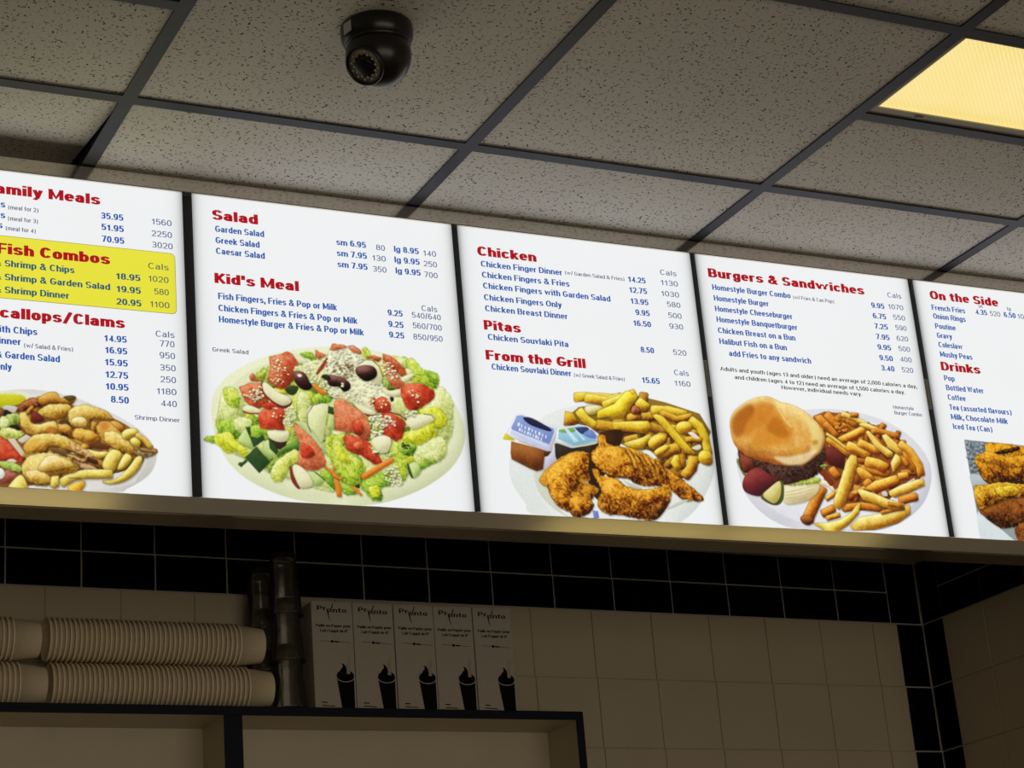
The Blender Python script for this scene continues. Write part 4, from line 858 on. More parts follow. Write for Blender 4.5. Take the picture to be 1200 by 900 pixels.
1|S|fry|e0cc5c b0902c f2e68c|403,6 429,38 447,43 462,14 458,-10 403,-9
1|S|veg|6c1c14 3c100c 904434|474,263 489,264 519,238 500,227 481,228
1|S|shr|d6b04a 9c6c1c ecd680|496,264 530,290 568,297 602,296 605,276 582,251 552,241 522,246 511,253
1|S|flat|3c2818 1c100a 6c5038|567,234 597,242 608,221 596,185 574,199
1|S|shr|c08428 7c4812 dcac50|559,222 597,228 608,209 600,189 570,199
1|S|shr|d6b04a 9c6c1c ecd680|597,264 613,289 651,300 681,296 727,281 746,259 722,253 684,254 665,249 673,237 661,219 634,216 604,229
1|S|shr|e4d07c b89440 f4eab0|612,249 635,259 661,245 657,223 631,219 608,233
1|S|shr|d6b04a 9c6c1c ecd680|437,252 463,258 478,224 504,222 548,235 563,218 559,194 522,188 488,181 459,191 441,213
1|S|soft|c06c24 a85818 d08c40|526,207 541,216 559,206 552,190 529,192
1|P|shr|c08428 7c4812 dcac50|459,265 482,287 485,275 474,255 463,246
1|S|shr|cc9830 905c14 e4bc58|610,201 627,216 665,213 695,199 702,184 679,161 649,167 615,182
1|S|flat|5c3014 301808 80502c|664,158 694,172 721,166 732,150 694,148
1|S|fry|e0cc5c b0902c f2e68c|656,146 694,140 728,142 732,131 701,115 671,123
1|S|shr|c08428 7c4812 dcac50|688,219 703,244 734,246 764,220 787,202 817,168 863,163 890,161 894,149 862,131 823,129 770,141 725,162 702,192
1|S|shr|d6b04a 9c6c1c ecd680|718,209 756,212 794,186 824,152 804,139 755,152 721,173
1|S|soft|c87c34 b06828 d89c50|703,240 726,245 733,226 714,217
1|S|fry|e0cc5c b0902c f2e68c|775,209 795,226 826,228 829,213 806,191 782,189
1|S|fry|e0cc5c b0902c f2e68c|802,187 825,200 840,181 832,161 813,168
1|P|fry|d8b03c a07c1c ecd070|820,204 820,200 846,183 867,157 872,157 881,166 882,170 858,198 831,216 827,215
1|S|meat|8c6c44 58401c b0946c|816,160 847,158 886,152 882,140 843,126 824,137
1|P|flat|50381c 30200c 7c6038|824,164 843,154 890,149 878,146 843,146
1|S|shr|d6b04a 9c6c1c ecd680|450,136 462,160 492,186 537,192 574,189 611,170 649,149 667,123 648,118 618,135 581,141 547,150 529,141 521,129 492,123 459,117
1|S|soft|d8a438 c08c28 e8c060|453,144 485,173 507,163 484,131 459,125
1|P|meat|d4a468 906434 ecc898|596,169 656,142 686,120 656,114 611,139
1|S|flat|5c4428 34200c 8c7048|536,134 566,140 596,130 656,114 611,115 558,124
1|P|flat|3c1814 180808 643c30|659,118 693,109 697,93 655,102
1|P|shr|d4a060 a06c30 ecc894|581,125 611,123 655,106 648,98 610,111
1|S|fry|e0cc5c b0902c f2e68c|708,98 736,147 770,145 769,117 742,68 719,75
1|S|fry|e0cc5c b0902c f2e68c|757,85 785,138 808,128 800,103 776,82
1|S|meat|b08458 6c4424 d4ac80|610,107 640,98 682,88 698,66 670,60 640,78
1|S|fry|e0cc5c b0902c f2e68c|707,39 753,50 792,87 823,129 843,130 838,98 814,65 775,39 730,29
1|P|fry|e0cc5c b0902c f2e68c|574,13 580,10 615,34 655,43 738,48 743,54 743,75 738,81 654,76 604,64 564,37 564,30
1|S|shr|d6b04a 9c6c1c ecd680|446,82 470,110 521,125 566,120 610,100 632,78 610,61 573,55 535,49 543,26 528,13 495,12 462,25 447,51
1|S|shr|e4c468 b89038 f4e0a0|495,69 532,118 581,109 618,88 580,74 539,64
1|S|shr|e0bc5c b08830 f0d890|458,59 495,62 532,48 539,26 498,16 469,29
1|P|fry|e0cc5c b0902c f2e68c|539,45 565,50 565,12 550,3 535,10
1|S|fry|dca428 a87414 f0c850|602,21 647,36 647,16 624,-8 594,-2
5|P|flat|8a9496 64707a b0b8b8|127,422 993,409 911,-44 128,0
5|P|flat|6c7c84 44505a 98a4a8|127,422 258,419 184,292 127,278
5|C|60:6.4|8c989c 50606a a8b0b4|133,409 229,410 170,292 128,283
5|S|flat|b8c0c4 98a0a4 d0d6d8|126,272 213,266 207,237 136,221
5|S|flat|d8e2e2 b8c2c2 eaf0f0|134,114 175,83 230,52 313,-6 400,-19 128,0
5|S|flat|34180a 1c0c06 5c3414|181,309 330,301 950,356 926,254 386,235 214,237
5|S|crust|b0660e 52280a e0a020|164,343 193,367 229,375 228,404 251,418 369,419 466,414 969,435 617,266 460,257 336,261 250,245 202,248 176,286
5|S|crust|2c1408 140804 5c3414|269,372 322,393 402,410 407,398 332,376
5|S|crust|d08c18 8c4c0c f0b430|168,349 236,379 343,360 458,379 965,417 956,380 419,324 307,323 199,333
5|S|crust|6c3410 2c1406 94541c|144,126 252,160 390,190 918,224 573,68 443,50 335,62 237,52 176,88
5|S|crust|b87c14 643408 e0b030|136,221 178,230 292,250 402,248 930,272 921,236 390,190 304,177 216,147 150,126 133,142
5|S|crust|d8b420 a87810 f0dc50|245,222 331,238 368,217 335,193 258,189
5|S|crust|6c3410 2c1406 94541c|329,68 394,82 887,94 557,-1 346,-10 308,33'''
TEXT = '''1|h|Family Meals|161.5|516.6|359.3
1|i|Fish & Chips|97.7|491.4|196.8
1|i|Fish & Chips|97.9|471.5|196.7
1|i|Fish & Chips|93.6|452.8|192.2
1|s|(meal for 2)|201.3|489.3|252.6
1|s|(meal for 3)|200.9|468.7|251.7
1|s|(meal for 4)|197.1|450.3|247.7
1|p|35.95|359.7|491.3|399.0
1|p|51.95|360.1|470.0|399.4
1|p|70.95|360.5|447.9|399.7
1|c|1560|448.9|491.4|484.7
1|c|2250|448.3|468.8|484.8
1|c|3020|448.6|447.4|485.4
1|h|Fish Combos|182.3|406.7|374.3
1|y|& Shrimp & Chips|178.6|384.0|312.6
1|y|& Shrimp & Garden Salad|178.6|359.4|373.4
1|y|& Shrimp Dinner|178.6|336.2|303.1
1|k|Cals|440.7|406.8|476.9
1|y|18.95|383.6|381.2|426.4
1|y|19.95|383.9|357.8|426.6
1|y|20.95|383.5|334.4|426.9
1|k|1020|440.4|383.0|476.2
1|k|580|449.8|359.9|475.9
1|k|1100|442.0|336.0|476.4
1|h|Scallops/Clams|168.2|291.9|397.5
1|i|Shrimp with Chips|117.7|265.8|249.1
1|i|Shrimp Dinner|117.8|245.6|222.0
1|s|(w/ Salad & Fries)|226.9|242.3|308.4
1|c|Cals|450.5|282.1|483.6
1|p|14.95|361.1|265.7|400.0
1|c|770|457.2|264.9|483.1
1|p|16.95|362.2|244.5|400.3
1|i|& Garden Salad|181.0|221.0|286.2
1|i|Only|178.4|200.0|206.8
1|p|15.95|361.4|222.8|400.8
1|p|12.75|362.0|200.9|401.0
1|p|10.95|362.0|179.7|401.2
1|p|8.50|370.6|157.1|401.4
1|c|950|456.3|243.5|483.4
1|c|350|456.4|221.2|483.8
1|c|250|456.5|200.0|483.8
1|c|1180|449.3|178.4|483.9
1|c|440|456.3|156.9|483.9
1|s|Shrimp Dinner|410.6|130.2|488.3
2|h|Salad|34.9|513.8|119.9
2|i|Garden Salad|39.4|490.6|130.3
2|i|Greek Salad|39.4|468.8|120.8
2|i|Caesar Salad|39.5|448.3|129.6
2|p|sm 6.95|267.4|491.5|325.4
2|p|lg 8.95|380.5|490.8|430.0
2|p|sm 7.95|267.0|469.9|325.8
2|p|lg 9.95|379.9|469.4|430.2
2|p|sm 7.95|267.0|448.1|325.6
2|p|lg 9.95|380.6|447.8|430.4
2|c|80|345.0|490.0|362.5
2|c|140|438.6|489.6|464.8
2|c|130|335.9|468.6|362.8
2|c|250|437.9|468.1|464.9
2|c|350|335.8|446.6|362.6
2|c|700|437.5|446.3|464.5
2|h|Kid’s Meal|34.9|392.5|190.7
2|i|Fish Fingers, Fries & Pop or Milk|40.3|362.7|261.0
2|i|Chicken Fingers & Fries & Pop or Milk|39.9|340.4|298.8
2|i|Homestyle Burger & Fries & Pop or Milk|39.9|319.2|309.7
2|c|Cals|426.9|378.5|458.2
2|p|9.25|358.9|362.9|388.4
2|p|9.25|358.7|340.8|388.5
2|p|9.25|358.6|320.1|388.4
2|c|540/640|406.3|363.1|464.2
2|c|560/700|406.6|342.7|464.4
2|c|850/950|406.3|320.9|464.5
2|s|Greek Salad|26.0|264.0|91.1
3|h|Chicken|35.8|502.6|159.7
3|i|Chicken Finger Dinner|40.9|480.5|212.3
3|s|(w/ Garden Salad & Fries)|218.4|483.4|347.9
3|i|Chicken Fingers & Fries|41.2|458.4|225.6
3|i|Chicken Fingers with Garden Salad|41.6|436.4|311.9
3|i|Chicken Fingers Only|41.4|413.0|204.2
3|i|Chicken Breast Dinner|41.7|390.7|214.4
3|p|14.25|355.9|482.9|395.4
3|p|12.75|355.8|460.5|395.7
3|p|13.95|356.0|437.2|395.9
3|p|9.95|364.3|414.4|396.1
3|p|16.50|356.5|391.5|396.2
3|p|8.50|366.4|337.6|396.0
3|p|15.65|361.3|275.1|400.7
3|c|Cals|430.5|505.7|467.6
3|c|1130|429.2|483.9|468.4
3|c|1030|427.3|460.6|467.9
3|c|580|437.3|438.7|468.1
3|c|500|437.4|415.8|467.7
3|c|930|437.0|393.0|468.3
3|c|520|438.2|338.8|468.3
3|c|Cals|435.3|296.9|468.3
3|c|1160|433.4|274.9|468.9
3|h|Pitas|36.1|353.5|112.4
3|i|Chicken Souvlaki Pita|42.2|333.8|210.3
3|h|From the Grill|34.5|294.1|242.7
3|i|Chicken Souvlaki Dinner|44.8|275.3|209.8
3|s|(w/ Greek Salad & Fries)|215.0|275.1|324.1
4|h|Burgers & Sandwiches|23.6|512.7|399.6
4|i|Homestyle Burger Combo|29.1|485.9|214.0
4|i|Homestyle Burger|29.5|462.6|158.1
4|i|Homestyle Cheeseburger|29.1|440.1|211.1
4|i|Homestyle Banquetburger|29.6|417.4|219.4
4|i|Chicken Breast on a Bun|29.6|394.2|211.0
4|i|Halibut Fish on a Bun|29.6|371.2|187.0
4|i|add Fries to any sandwich|48.2|347.4|241.1
4|s|(w/ Fries & Can Pop)|219.7|485.7|319.4
4|p|9.95|411.8|485.6|444.9
4|p|6.75|411.7|462.2|445.2
4|p|7.25|411.6|439.4|445.6
4|p|7.95|411.5|416.1|445.4
4|p|9.95|411.4|393.4|445.2
4|p|9.50|411.7|369.9|445.5
4|p|3.40|412.1|347.5|445.4
4|c|Cals|457.4|513.3|492.8
4|c|1070|454.7|487.2|493.1
4|c|550|463.1|464.1|493.4
4|c|590|464.5|441.2|493.2
4|c|620|463.6|417.4|492.8
4|c|500|464.0|394.6|493.2
4|c|400|463.7|371.4|492.9
4|c|520|463.5|348.3|492.6
4|b|Adults and youth (ages 13 and older) need an average of 2,000 calories a day,|23.5|314.9|495.9
4|b|and children (ages 4 to 12) need an average of 1,500 calories a day.|54.6|299.7|463.0
4|b|However, individual needs vary.|161.2|287.1|354.4
4|s|Homestyle|427.2|266.0|478.2
4|s|Burger Combo|427.8|254.1|496.9
5|h|On the Side|36.1|520.9|217.0
5|i|French Fries|35.8|496.2|123.3
5|p|4.35|150.6|497.3|181.8
5|s|sm|161.3|513.5|172.6
5|c|520|189.3|497.7|217.3
5|p|6.50|226.6|498.3|258.9
5|s|lg|238.2|515.2|248.6
5|c|1040|263.5|498.5|303.0
5|i|Onion Rings|35.9|476.5|120.7
5|i|Poutine|36.7|454.2|90.2
5|i|Gravy|37.0|433.4|76.5
5|i|Coleslaw|37.3|412.7|100.1
5|i|Mushy Peas|37.4|391.3|121.0
5|i|Pop|37.4|338.4|64.7
5|i|Bottled Water|38.4|317.4|135.5
5|i|Coffee|38.5|296.3|84.6
5|i|Tea (assorted flavours)|38.5|274.5|200.7
5|i|Milk, Chocolate Milk|38.6|253.6|185.7
5|i|Iced Tea (Can)|39.6|232.8|141.4
5|h|Drinks|34.1|360.9|136.5'''
YB = (488.4,327.2,439.2)
def smooth_poly(p):
    n = len(p); out = []
    for i in range(n):
        p0, p1, p2, p3 = p[i-1], p[i], p[(i+1) % n], p[(i+2) % n]
        for t in (0, .25, .5, .75):
            out.append(0.5*((2*p1)+(-p0+p2)*t+(2*p0-5*p1+4*p2-p3)*t*t+(-p0+3*p1-3*p2+p3)*t**3))
    return np.array(out)
def inside(poly, X, Y):
    m_ = np.zeros(X.shape, bool); n = len(poly)
    for i in range(n):
        x1, y1 = poly[i]; x2, y2 = poly[(i+1) % n]
        if y1 == y2: continue
        c = ((Y < y1) != (Y < y2)) & (X < (x2-x1)*(Y-y1)/(y2-y1)+x1); m_ ^= c
    return m_.astype(np.float32)
def blur(a, r):
    r = int(max(1, round(r)))
    for _ in range(2):
        for ax in (0, 1):
            pad = [(0, 0), (0, 0)]; pad[ax] = (r+1, r)
            c = np.cumsum(np.pad(a, pad, mode='edge'), axis=ax)
            n = a.shape[ax]
            a = (np.take(c, range(2*r+1, 2*r+1+n), axis=ax)-np.take(c, range(0, n), axis=ax))/(2*r+1)
    return a
def noise(h, w_, cell):
    gh, gw = int(h/cell)+3, int(w_/cell)+3
    g = rng.random((gh, gw)); y = np.arange(h)/cell; x = np.arange(w_)/cell
    yi, xi = y.astype(int), x.astype(int); fy = (y-yi)[:, None]; fx = (x-xi)[None]
    fy = fy*fy*(3-2*fy); fx = fx*fx*(3-2*fx)
    a, b = g[yi][:, xi], g[yi][:, xi+1]; c, d = g[yi+1][:, xi], g[yi+1][:, xi+1]
    return ((a*(1-fx)+b*fx)*(1-fy)+(c*(1-fx)+d*fx)*fy).astype(np.float32)-.5
#            k(volume) n1   n2   n3   edge  shadow alpha
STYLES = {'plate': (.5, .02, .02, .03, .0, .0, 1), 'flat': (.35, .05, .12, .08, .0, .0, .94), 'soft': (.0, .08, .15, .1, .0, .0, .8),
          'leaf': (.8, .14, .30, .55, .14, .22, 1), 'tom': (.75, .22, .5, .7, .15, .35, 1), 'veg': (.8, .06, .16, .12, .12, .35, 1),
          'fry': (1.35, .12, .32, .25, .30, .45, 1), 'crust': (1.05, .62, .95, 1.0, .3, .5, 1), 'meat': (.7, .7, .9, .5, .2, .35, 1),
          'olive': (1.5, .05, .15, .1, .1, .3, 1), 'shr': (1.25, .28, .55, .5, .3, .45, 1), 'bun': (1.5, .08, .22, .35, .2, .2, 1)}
def paint_panel(pid, items):
    R = 2.0                                     # raster cells per millimetre (mesh gets one vertex per millimetre)
    wmm = PANX[pid][1]*1000; allp = np.concatenate([i[3] for i in items])
    x0 = max(0, math.floor(allp[:, 0].min())-3); x1 = min(wmm, math.ceil(allp[:, 0].max())+3)
    y0 = max(0, math.floor(allp[:, 1].min())-3); y1 = min(PH*1000, math.ceil(allp[:, 1].max())+3)
    W, H = int((x1-x0)*R)//2*2, int((y1-y0)*R)//2*2
    img = np.ones((H, W, 3), np.float32)*(np.array([239, 240, 241], np.float32)/255); cov = np.zeros((H, W), np.float32)
    n1, n2, n3 = noise(H, W, 2.6), noise(H, W, 7), noise(H, W, 22)
    n0 = noise(H, W, 1.2); n1 = n1*.6+n0*.6; n4 = noise(H, W, 12)
    for kind, style, cols, pts in items:
        c = [np.array([int(h[i:i+2], 16)/255 for i in (0, 2, 4)], np.float32) for h in cols.split()]
        if kind == 'C':
            cnt, sz = style.split(':'); cnt = int(cnt); sz = float(sz)
            mn, mx = pts.min(0), pts.max(0); k = 0; tries = 0
            while k < cnt and tries < cnt*8:
                tries += 1
                q = mn+(mx-mn)*rng.random(2)
                if inside(pts, np.array([[q[0]]]), np.array([[q[1]]]))[0, 0] < .5: continue
                k += 1; r = sz*(.45+.7*rng.random()); a0 = rng.random()*6.28
                blob = np.array([(q[0]+r*(.6+.5*rng.random())*math.cos(a0+t), q[1]+r*(.45+.35*rng.random())*math.sin(a0+t)) for t in (0, 1.05, 2.1, 3.14, 4.2, 5.2)])
                put(img, cov, blob, c, (.9, .1, .2, .0, .0, .38, 1), x0, y0, R, n1, n2, n3, n4, False)
        else:
            put(img, cov, smooth_poly(pts) if kind == 'S' else pts, c, STYLES[style], x0, y0, R, n1, n2, n3, n4, style == 'leaf', style)
    grain = 1+(n0*.07+n1*.05)*np.clip(cov, 0, 1); img *= grain[..., None]
    img = img.reshape(H//2, 2, W//2, 2, 3).mean((1, 3)); cov = cov.reshape(H//2, 2, W//2, 2).mean((1, 3))
    h, w2 = cov.shape
    V = np.zeros((h, w2, 3), np.float32); V[..., 0] = ((np.arange(w2)+.5)/1000+x0/1000)[None]; V[..., 1] = -.0004; V[..., 2] = ((np.arange(h)+.5)/1000+y0/1000)[:, None]
    use = cov > .004
    q = use[:-1, :-1] | use[1:, :-1] | use[:-1, 1:] | use[1:, 1:]
    idx = np.arange(h*w2).reshape(h, w2); yy, xx = np.nonzero(q)
    faces = np.stack([idx[yy, xx], idx[yy, xx+1], idx[yy+1, xx+1], idx[yy+1, xx]], 1)
    used = np.unique(faces); remap = -np.ones(h*w2, int); remap[used] = np.arange(len(used)); faces = remap[faces]
    me = bpy.data.meshes.new('plate_print'); me.vertices.add(len(used)); me.vertices.foreach_set('co', V.reshape(-1, 3)[used].ravel())
    me.loops.add(faces.size); me.loops.foreach_set('vertex_index', faces.ravel().astype(np.int32))
    me.polygons.add(len(faces)); me.polygons.foreach_set('loop_start', np.arange(0, faces.size, 4, dtype=np.int32)); me.polygons.foreach_set('loop_total', np.full(len(faces), 4, np.int32))
    me.update(calc_edges=True)
    col = np.clip(img, 0, 1).reshape(-1, 3)[used]; col = np.where(col <= .04045, col/12.92, ((col+.055)/1.055)**2.4)
    at = me.color_attributes.new('print', 'FLOAT_COLOR', 'POINT'); at.data.foreach_set('color', np.concatenate([col, np.ones((len(col), 1))], 1).astype(np.float32).ravel())
    return me
def put(img, cov, poly, c, st, x0, y0, R, n1, n2, n3, n4, ridge, style=''):
    kv, a1, a2, a3, edge, shad, alpha = st
    P_ = (poly-np.array([x0, y0]))*R; pad = 10
    H, W = cov.shape
    u0, v0 = np.floor(P_.min(0)).astype(int)-pad; u1, v1 = np.ceil(P_.max(0)).astype(int)+pad
    u0, v0 = max(u0, 0), max(v0, 0); u1, v1 = min(u1, W), min(v1, H)
    if u1-u0 < 3 or v1-v0 < 3: return
    X, Y = np.meshgrid(np.arange(u0, u1)+.5, np.arange(v0, v1)+.5)
    sl = (slice(v0, v1), slice(u0, u1))
    if style in ('crust', 'leaf', 'shr', 'meat', 'tom', 'bun'):
        wv = {'crust': 5, 'leaf': 6, 'shr': 5, 'meat': 6, 'tom': 3, 'bun': 2}[style]
        X = X+n2[sl]*wv; Y = Y+np.roll(n2, 31, 1)[sl]*wv
    mk = inside(P_, X, Y)
    if mk.max() == 0: return
    area_ = mk.sum(); size = math.sqrt(area_)
    per = np.abs(np.diff(mk, axis=0)).sum()+np.abs(np.diff(mk, axis=1)).sum(); r = np.clip(1.3*area_/max(per, 1), 1.5, 34)
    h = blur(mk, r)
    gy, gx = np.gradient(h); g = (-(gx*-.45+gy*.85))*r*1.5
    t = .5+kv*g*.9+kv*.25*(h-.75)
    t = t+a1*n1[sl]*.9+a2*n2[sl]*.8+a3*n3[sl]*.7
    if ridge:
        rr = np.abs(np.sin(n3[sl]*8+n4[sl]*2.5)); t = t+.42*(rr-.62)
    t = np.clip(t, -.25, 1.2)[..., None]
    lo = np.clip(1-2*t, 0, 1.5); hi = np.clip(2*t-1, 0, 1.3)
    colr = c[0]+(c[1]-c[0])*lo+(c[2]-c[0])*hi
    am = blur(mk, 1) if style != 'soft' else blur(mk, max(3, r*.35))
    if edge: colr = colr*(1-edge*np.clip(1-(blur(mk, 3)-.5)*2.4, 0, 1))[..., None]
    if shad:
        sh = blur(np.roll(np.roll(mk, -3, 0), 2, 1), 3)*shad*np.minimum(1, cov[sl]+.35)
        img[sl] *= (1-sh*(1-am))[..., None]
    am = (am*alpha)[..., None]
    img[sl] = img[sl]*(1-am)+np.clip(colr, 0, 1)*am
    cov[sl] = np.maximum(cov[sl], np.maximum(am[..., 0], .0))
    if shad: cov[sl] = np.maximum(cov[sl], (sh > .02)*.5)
items = {}
for ln_ in ART.strip().split('\n'):
    p, k, st, cols, pts = ln_.split('|')
    pts = np.array([[float(v)/2 for v in q.split(',')] for q in pts.split()])
    items.setdefault(int(p), []).append((k, st, cols, pts))

# ---- lettering: a plain sans drawn stroke by stroke (x runs 0..1 over the glyph width, y in cap heights, x-height .74)
XH, DE = .74, -.24
def A_(cx, cy, rx, ry, d0, d1, n=None, p=2.35):
    n = n or max(4, int(abs(d1-d0)/16)); o = []
    for i in range(n+1):
        a = math.radians(d0+(d1-d0)*i/n); c, s = math.cos(a), math.sin(a)
        o.append((cx+rx*math.copysign(abs(c)**(2/p), c), cy+ry*math.copysign(abs(s)**(2/p), s)))
    return o
def ring(cx, cy, rx, ry): return ('o', A_(cx, cy, rx, ry, 0, 360, 24)[:-1])
h_ = XH/2
GL = {
 'a': (.56, [A_(.48, .50, .42, .24, 150, 0)+[(.9, 0)], A_(.42, .205, .42, .205, 90, 270)[::1]+[(.9, .16)], [(.42, .41), (.9, .46)]]),
 'b': (.58, [[(0, 0), (0, 1)], A_(.5, h_, .5, h_, 150, -150)]), 'c': (.54, [A_(.52, h_, .52, h_, 52, 308)]),
 'd': (.58, [[(1, 0), (1, 1)], A_(.5, h_, .5, h_, 30, 330)]), 'e': (.56, [[(.06, h_), (1, h_)]+A_(.5, h_, .5, h_, 0, 300)[1:]]),
 'f': (.36, [[(.42, 0), (.42, .80)]+A_(.92, .80, .5, .20, 180, 96), [(0, XH), (.95, XH)]]),
 'g': (.58, [[(1, XH), (1, -.02)]+A_(.5, -.02, .5, .22, 0, -165), A_(.5, h_+.02, .5, h_-.02, 30, 330)]),
 'h': (.56, [[(0, 0), (0, 1)], A_(.5, .46, .5, .28, 168, 0)+[(1, 0)]]), 'i': (.20, [[(.5, 0), (.5, XH)], [(.5, .995), (.5, 1)]]),
 'j': (.26, [[(.6, XH), (.6, -.05), (.1, DE)], [(.6, .995), (.6, 1)]]), 'k': (.56, [[(0, 0), (0, 1)], [(0, .24), (.92, XH)], [(.38, .44), (1, 0)]]),
 'l': (.20, [[(.5, 0), (.5, 1)]]), 'm': (.88, [[(0, 0), (0, XH)], A_(.25, .48, .25, .26, 165, 0)+[(.5, 0)], A_(.75, .48, .25, .26, 165, 0)+[(1, 0)]]),
 'n': (.56, [[(0, 0), (0, XH)], A_(.5, .46, .5, .28, 168, 0)+[(1, 0)]]), 'o': (.58, [ring(.5, h_, .5, h_)]),
 'p': (.58, [[(0, DE), (0, XH)], A_(.5, h_, .5, h_, 150, -150)]), 'q': (.58, [[(1, DE), (1, XH)], A_(.5, h_, .5, h_, 30, 330)]),
 'r': (.36, [[(0, 0), (0, XH)], A_(.95, .42, .95, .30, 172, 92)]),
 's': (.52, [A_(.5, .555, .46, .185, 42, 270)[:-1]+A_(.5, .185, .5, .185, 90, -138)]),
 't': (.36, [[(.40, .92), (.42, .2)]+A_(.92, .2, .5, .2, 180, 264), [(0, XH), (.95, XH)]]),
 'u': (.56, [[(1, 0), (1, XH)], [(0, XH), (0, .28)]+A_(.5, .28, .5, .28, 180, 348)]), 'v': (.54, [[(0, XH), (.5, 0), (1, XH)]]),
 'w': (.86, [[(0, XH), (.26, 0), (.5, XH), (.74, 0), (1, XH)]]), 'x': (.54, [[(0, 0), (1, XH)], [(0, XH), (1, 0)]]),
 'y': (.54, [[(0, XH), (.5, .02)], [(1, XH), (.42, -.12), (.08, DE)]]), 'z': (.5, [[(0, XH), (1, XH), (0, 0), (1, 0)]]),
 'A': (.74, [[(0, 0), (.5, 1), (1, 0)], [(.2, .33), (.8, .33)]]), 'B': (.68, [[(0, 0), (0, 1)], [(0, 1)]+A_(.55, .765, .38, .235, 90, -90)+[(0, .53)], [(0, .53)]+A_(.55, .265, .45, .265, 90, -90)+[(0, 0)]]),
 'C': (.70, [A_(.5, .5, .5, .5, 52, 308)]), 'D': (.70, [[(0, 0), (0, 1)], [(0, 1)]+A_(.42, .5, .58, .5, 90, -90)+[(0, 0)]]),
 'E': (.62, [[(0, 0), (0, 1)], [(0, 1), (1, 1)], [(0, .53), (.9, .53)], [(0, 0), (1, 0)]]), 'F': (.60, [[(0, 0), (0, 1)], [(0, 1), (1, 1)], [(0, .52), (.9, .52)]]),
 'G': (.74, [A_(.5, .5, .5, .5, 54, 330)+[(1, .46)], [(.58, .46), (1.05, .46)]]), 'H': (.70, [[(0, 0), (0, 1)], [(1, 0), (1, 1)], [(0, .53), (1, .53)]]),
 'I': (.24, [[(.5, 0), (.5, 1)]]), 'K': (.70, [[(0, 0), (0, 1)], [(0, .34), (.94, 1)], [(.34, .6), (1, 0)]]), 'L': (.58, [[(0, 1), (0, 0)], [(0, 0), (1, 0)]]),
 'M': (.84, [[(0, 0), (0, 1)], [(1, 0), (1, 1)], [(0, 1), (.5, .12), (1, 1)]]), 'N': (.70, [[(0, 0), (0, 1)], [(1, 0), (1, 1)], [(0, 1), (1, 0)]]),
 'O': (.74, [ring(.5, .5, .5, .5)]), 'P': (.66, [[(0, 0), (0, 1)], [(0, 1)]+A_(.52, .715, .46, .285, 90, -90)+[(0, .43)]]),
 'R': (.70, [[(0, 0), (0, 1)], [(0, 1)]+A_(.52, .735, .44, .265, 90, -90)+[(0, .47)], [(.5, .47), (1, 0)]]),
 'S': (.66, [A_(.5, .75, .48, .25, 38, 270)[:-1]+A_(.5, .25, .5, .25, 90, -142)]), 'T': (.62, [[(.5, 0), (.5, 1)], [(0, 1), (1, 1)]]),
 'W': (1.0, [[(0, 1), (.26, 0), (.5, 1), (.74, 0), (1, 1)]]),
 '0': (.58, [ring(.5, .5, .5, .5)]), '1': (.42, [[(.72, 0), (.72, 1), (.55, .86), (.08, .76)]]), '2': (.58, [A_(.5, .70, .48, .30, 155, -28)+[(0, 0), (1, 0)]]),
 '3': (.58, [A_(.5, .755, .45, .245, 145, -80)+[(.35, .52)], [(.35, .52)]+A_(.5, .265, .5, .265, 82, -145)]), '4': (.60, [[(.76, 0), (.76, 1), (0, .26), (1, .26)]]),
 '5': (.58, [[(.92, 1), (.14, 1), (.06, .46)]+A_(.5, .33, .5, .33, 140, -142)]), '6': (.58, [A_(.5, .5, .5, .5, 58, 200), ring(.5, .32, .5, .32)]), '7': (.56, [[(0, 1), (1, 1), (.36, 0)]]),
 '8': (.58, [ring(.5, .765, .44, .235), ring(.5, .27, .5, .27)]), '9': (.58, [A_(.5, .5, .5, .5, 20, -125), ring(.5, .68, .5, .32)]),
 '&': (.76, [[(1, 0), (.2, .74)]+A_(.42, .80, .24, .20, 200, -40)+[(.2, .47)]+A_(.38, .25, .38, .25, 130, 300)+[(.9, .44)]]),
 '/': (.34, [[(0, -.05), (1, 1.05)]]), '(': (.28, [A_(1.1, .40, 1.0, .68, 130, 230, p=2)]), ')': (.28, [A_(-.1, .40, 1.0, .68, 50, -50, p=2)]),
 '.': (.20, [[(.5, .02), (.5, .06)]]), ',': (.20, [[(.55, .14), (.5, -.04), (.3, -.16)]]), '\u2019': (.20, [[(.6, 1), (.5, .84), (.3, .72)]]),
 '\u201d': (.36, [[(.2, 1), (.15, .78)], [(.8, 1), (.75, .78)]]),
}
GL['\u00e9'] = (GL['e'][0], GL['e'][1]+[[(.35, .86), (.7, 1.05)]])
def strokes(text, tx, ty, gap, space):
    """-> list of (closed, [(x, y)...]) in cap-height units plus the total width; tx, ty = pen width and height"""
    def fy(y):
        ks = ((DE, DE+ty/2), (0, ty/2), (XH, XH-ty/2), (1, 1-ty/2))
        if y <= DE: return y+ty/2
        for (a, b), (c, d) in zip(ks, ks[1:]):
            if y <= c: return b+(d-b)*(y-a)/(c-a)
        return y-ty/2
    x = 0; out = []
    for ch in text:
        if ch == ' ': x += space; continue
        w_, paths = GL[ch]; w_ = max(w_, tx*(1.0 if ch in 'il.I,\u2019' else 3.5 if ch in 'mM' else 4.3 if ch in 'wW' else 1.75 if ch in 'rtf' else 2.3))
        for p in paths:
            closed = isinstance(p, tuple); pts = p[1] if closed else p
            out.append((closed, [(x+tx/2+px_*(w_-tx), fy(py_)) for px_, py_ in pts]))
        x += w_+gap
    return out, x-gap
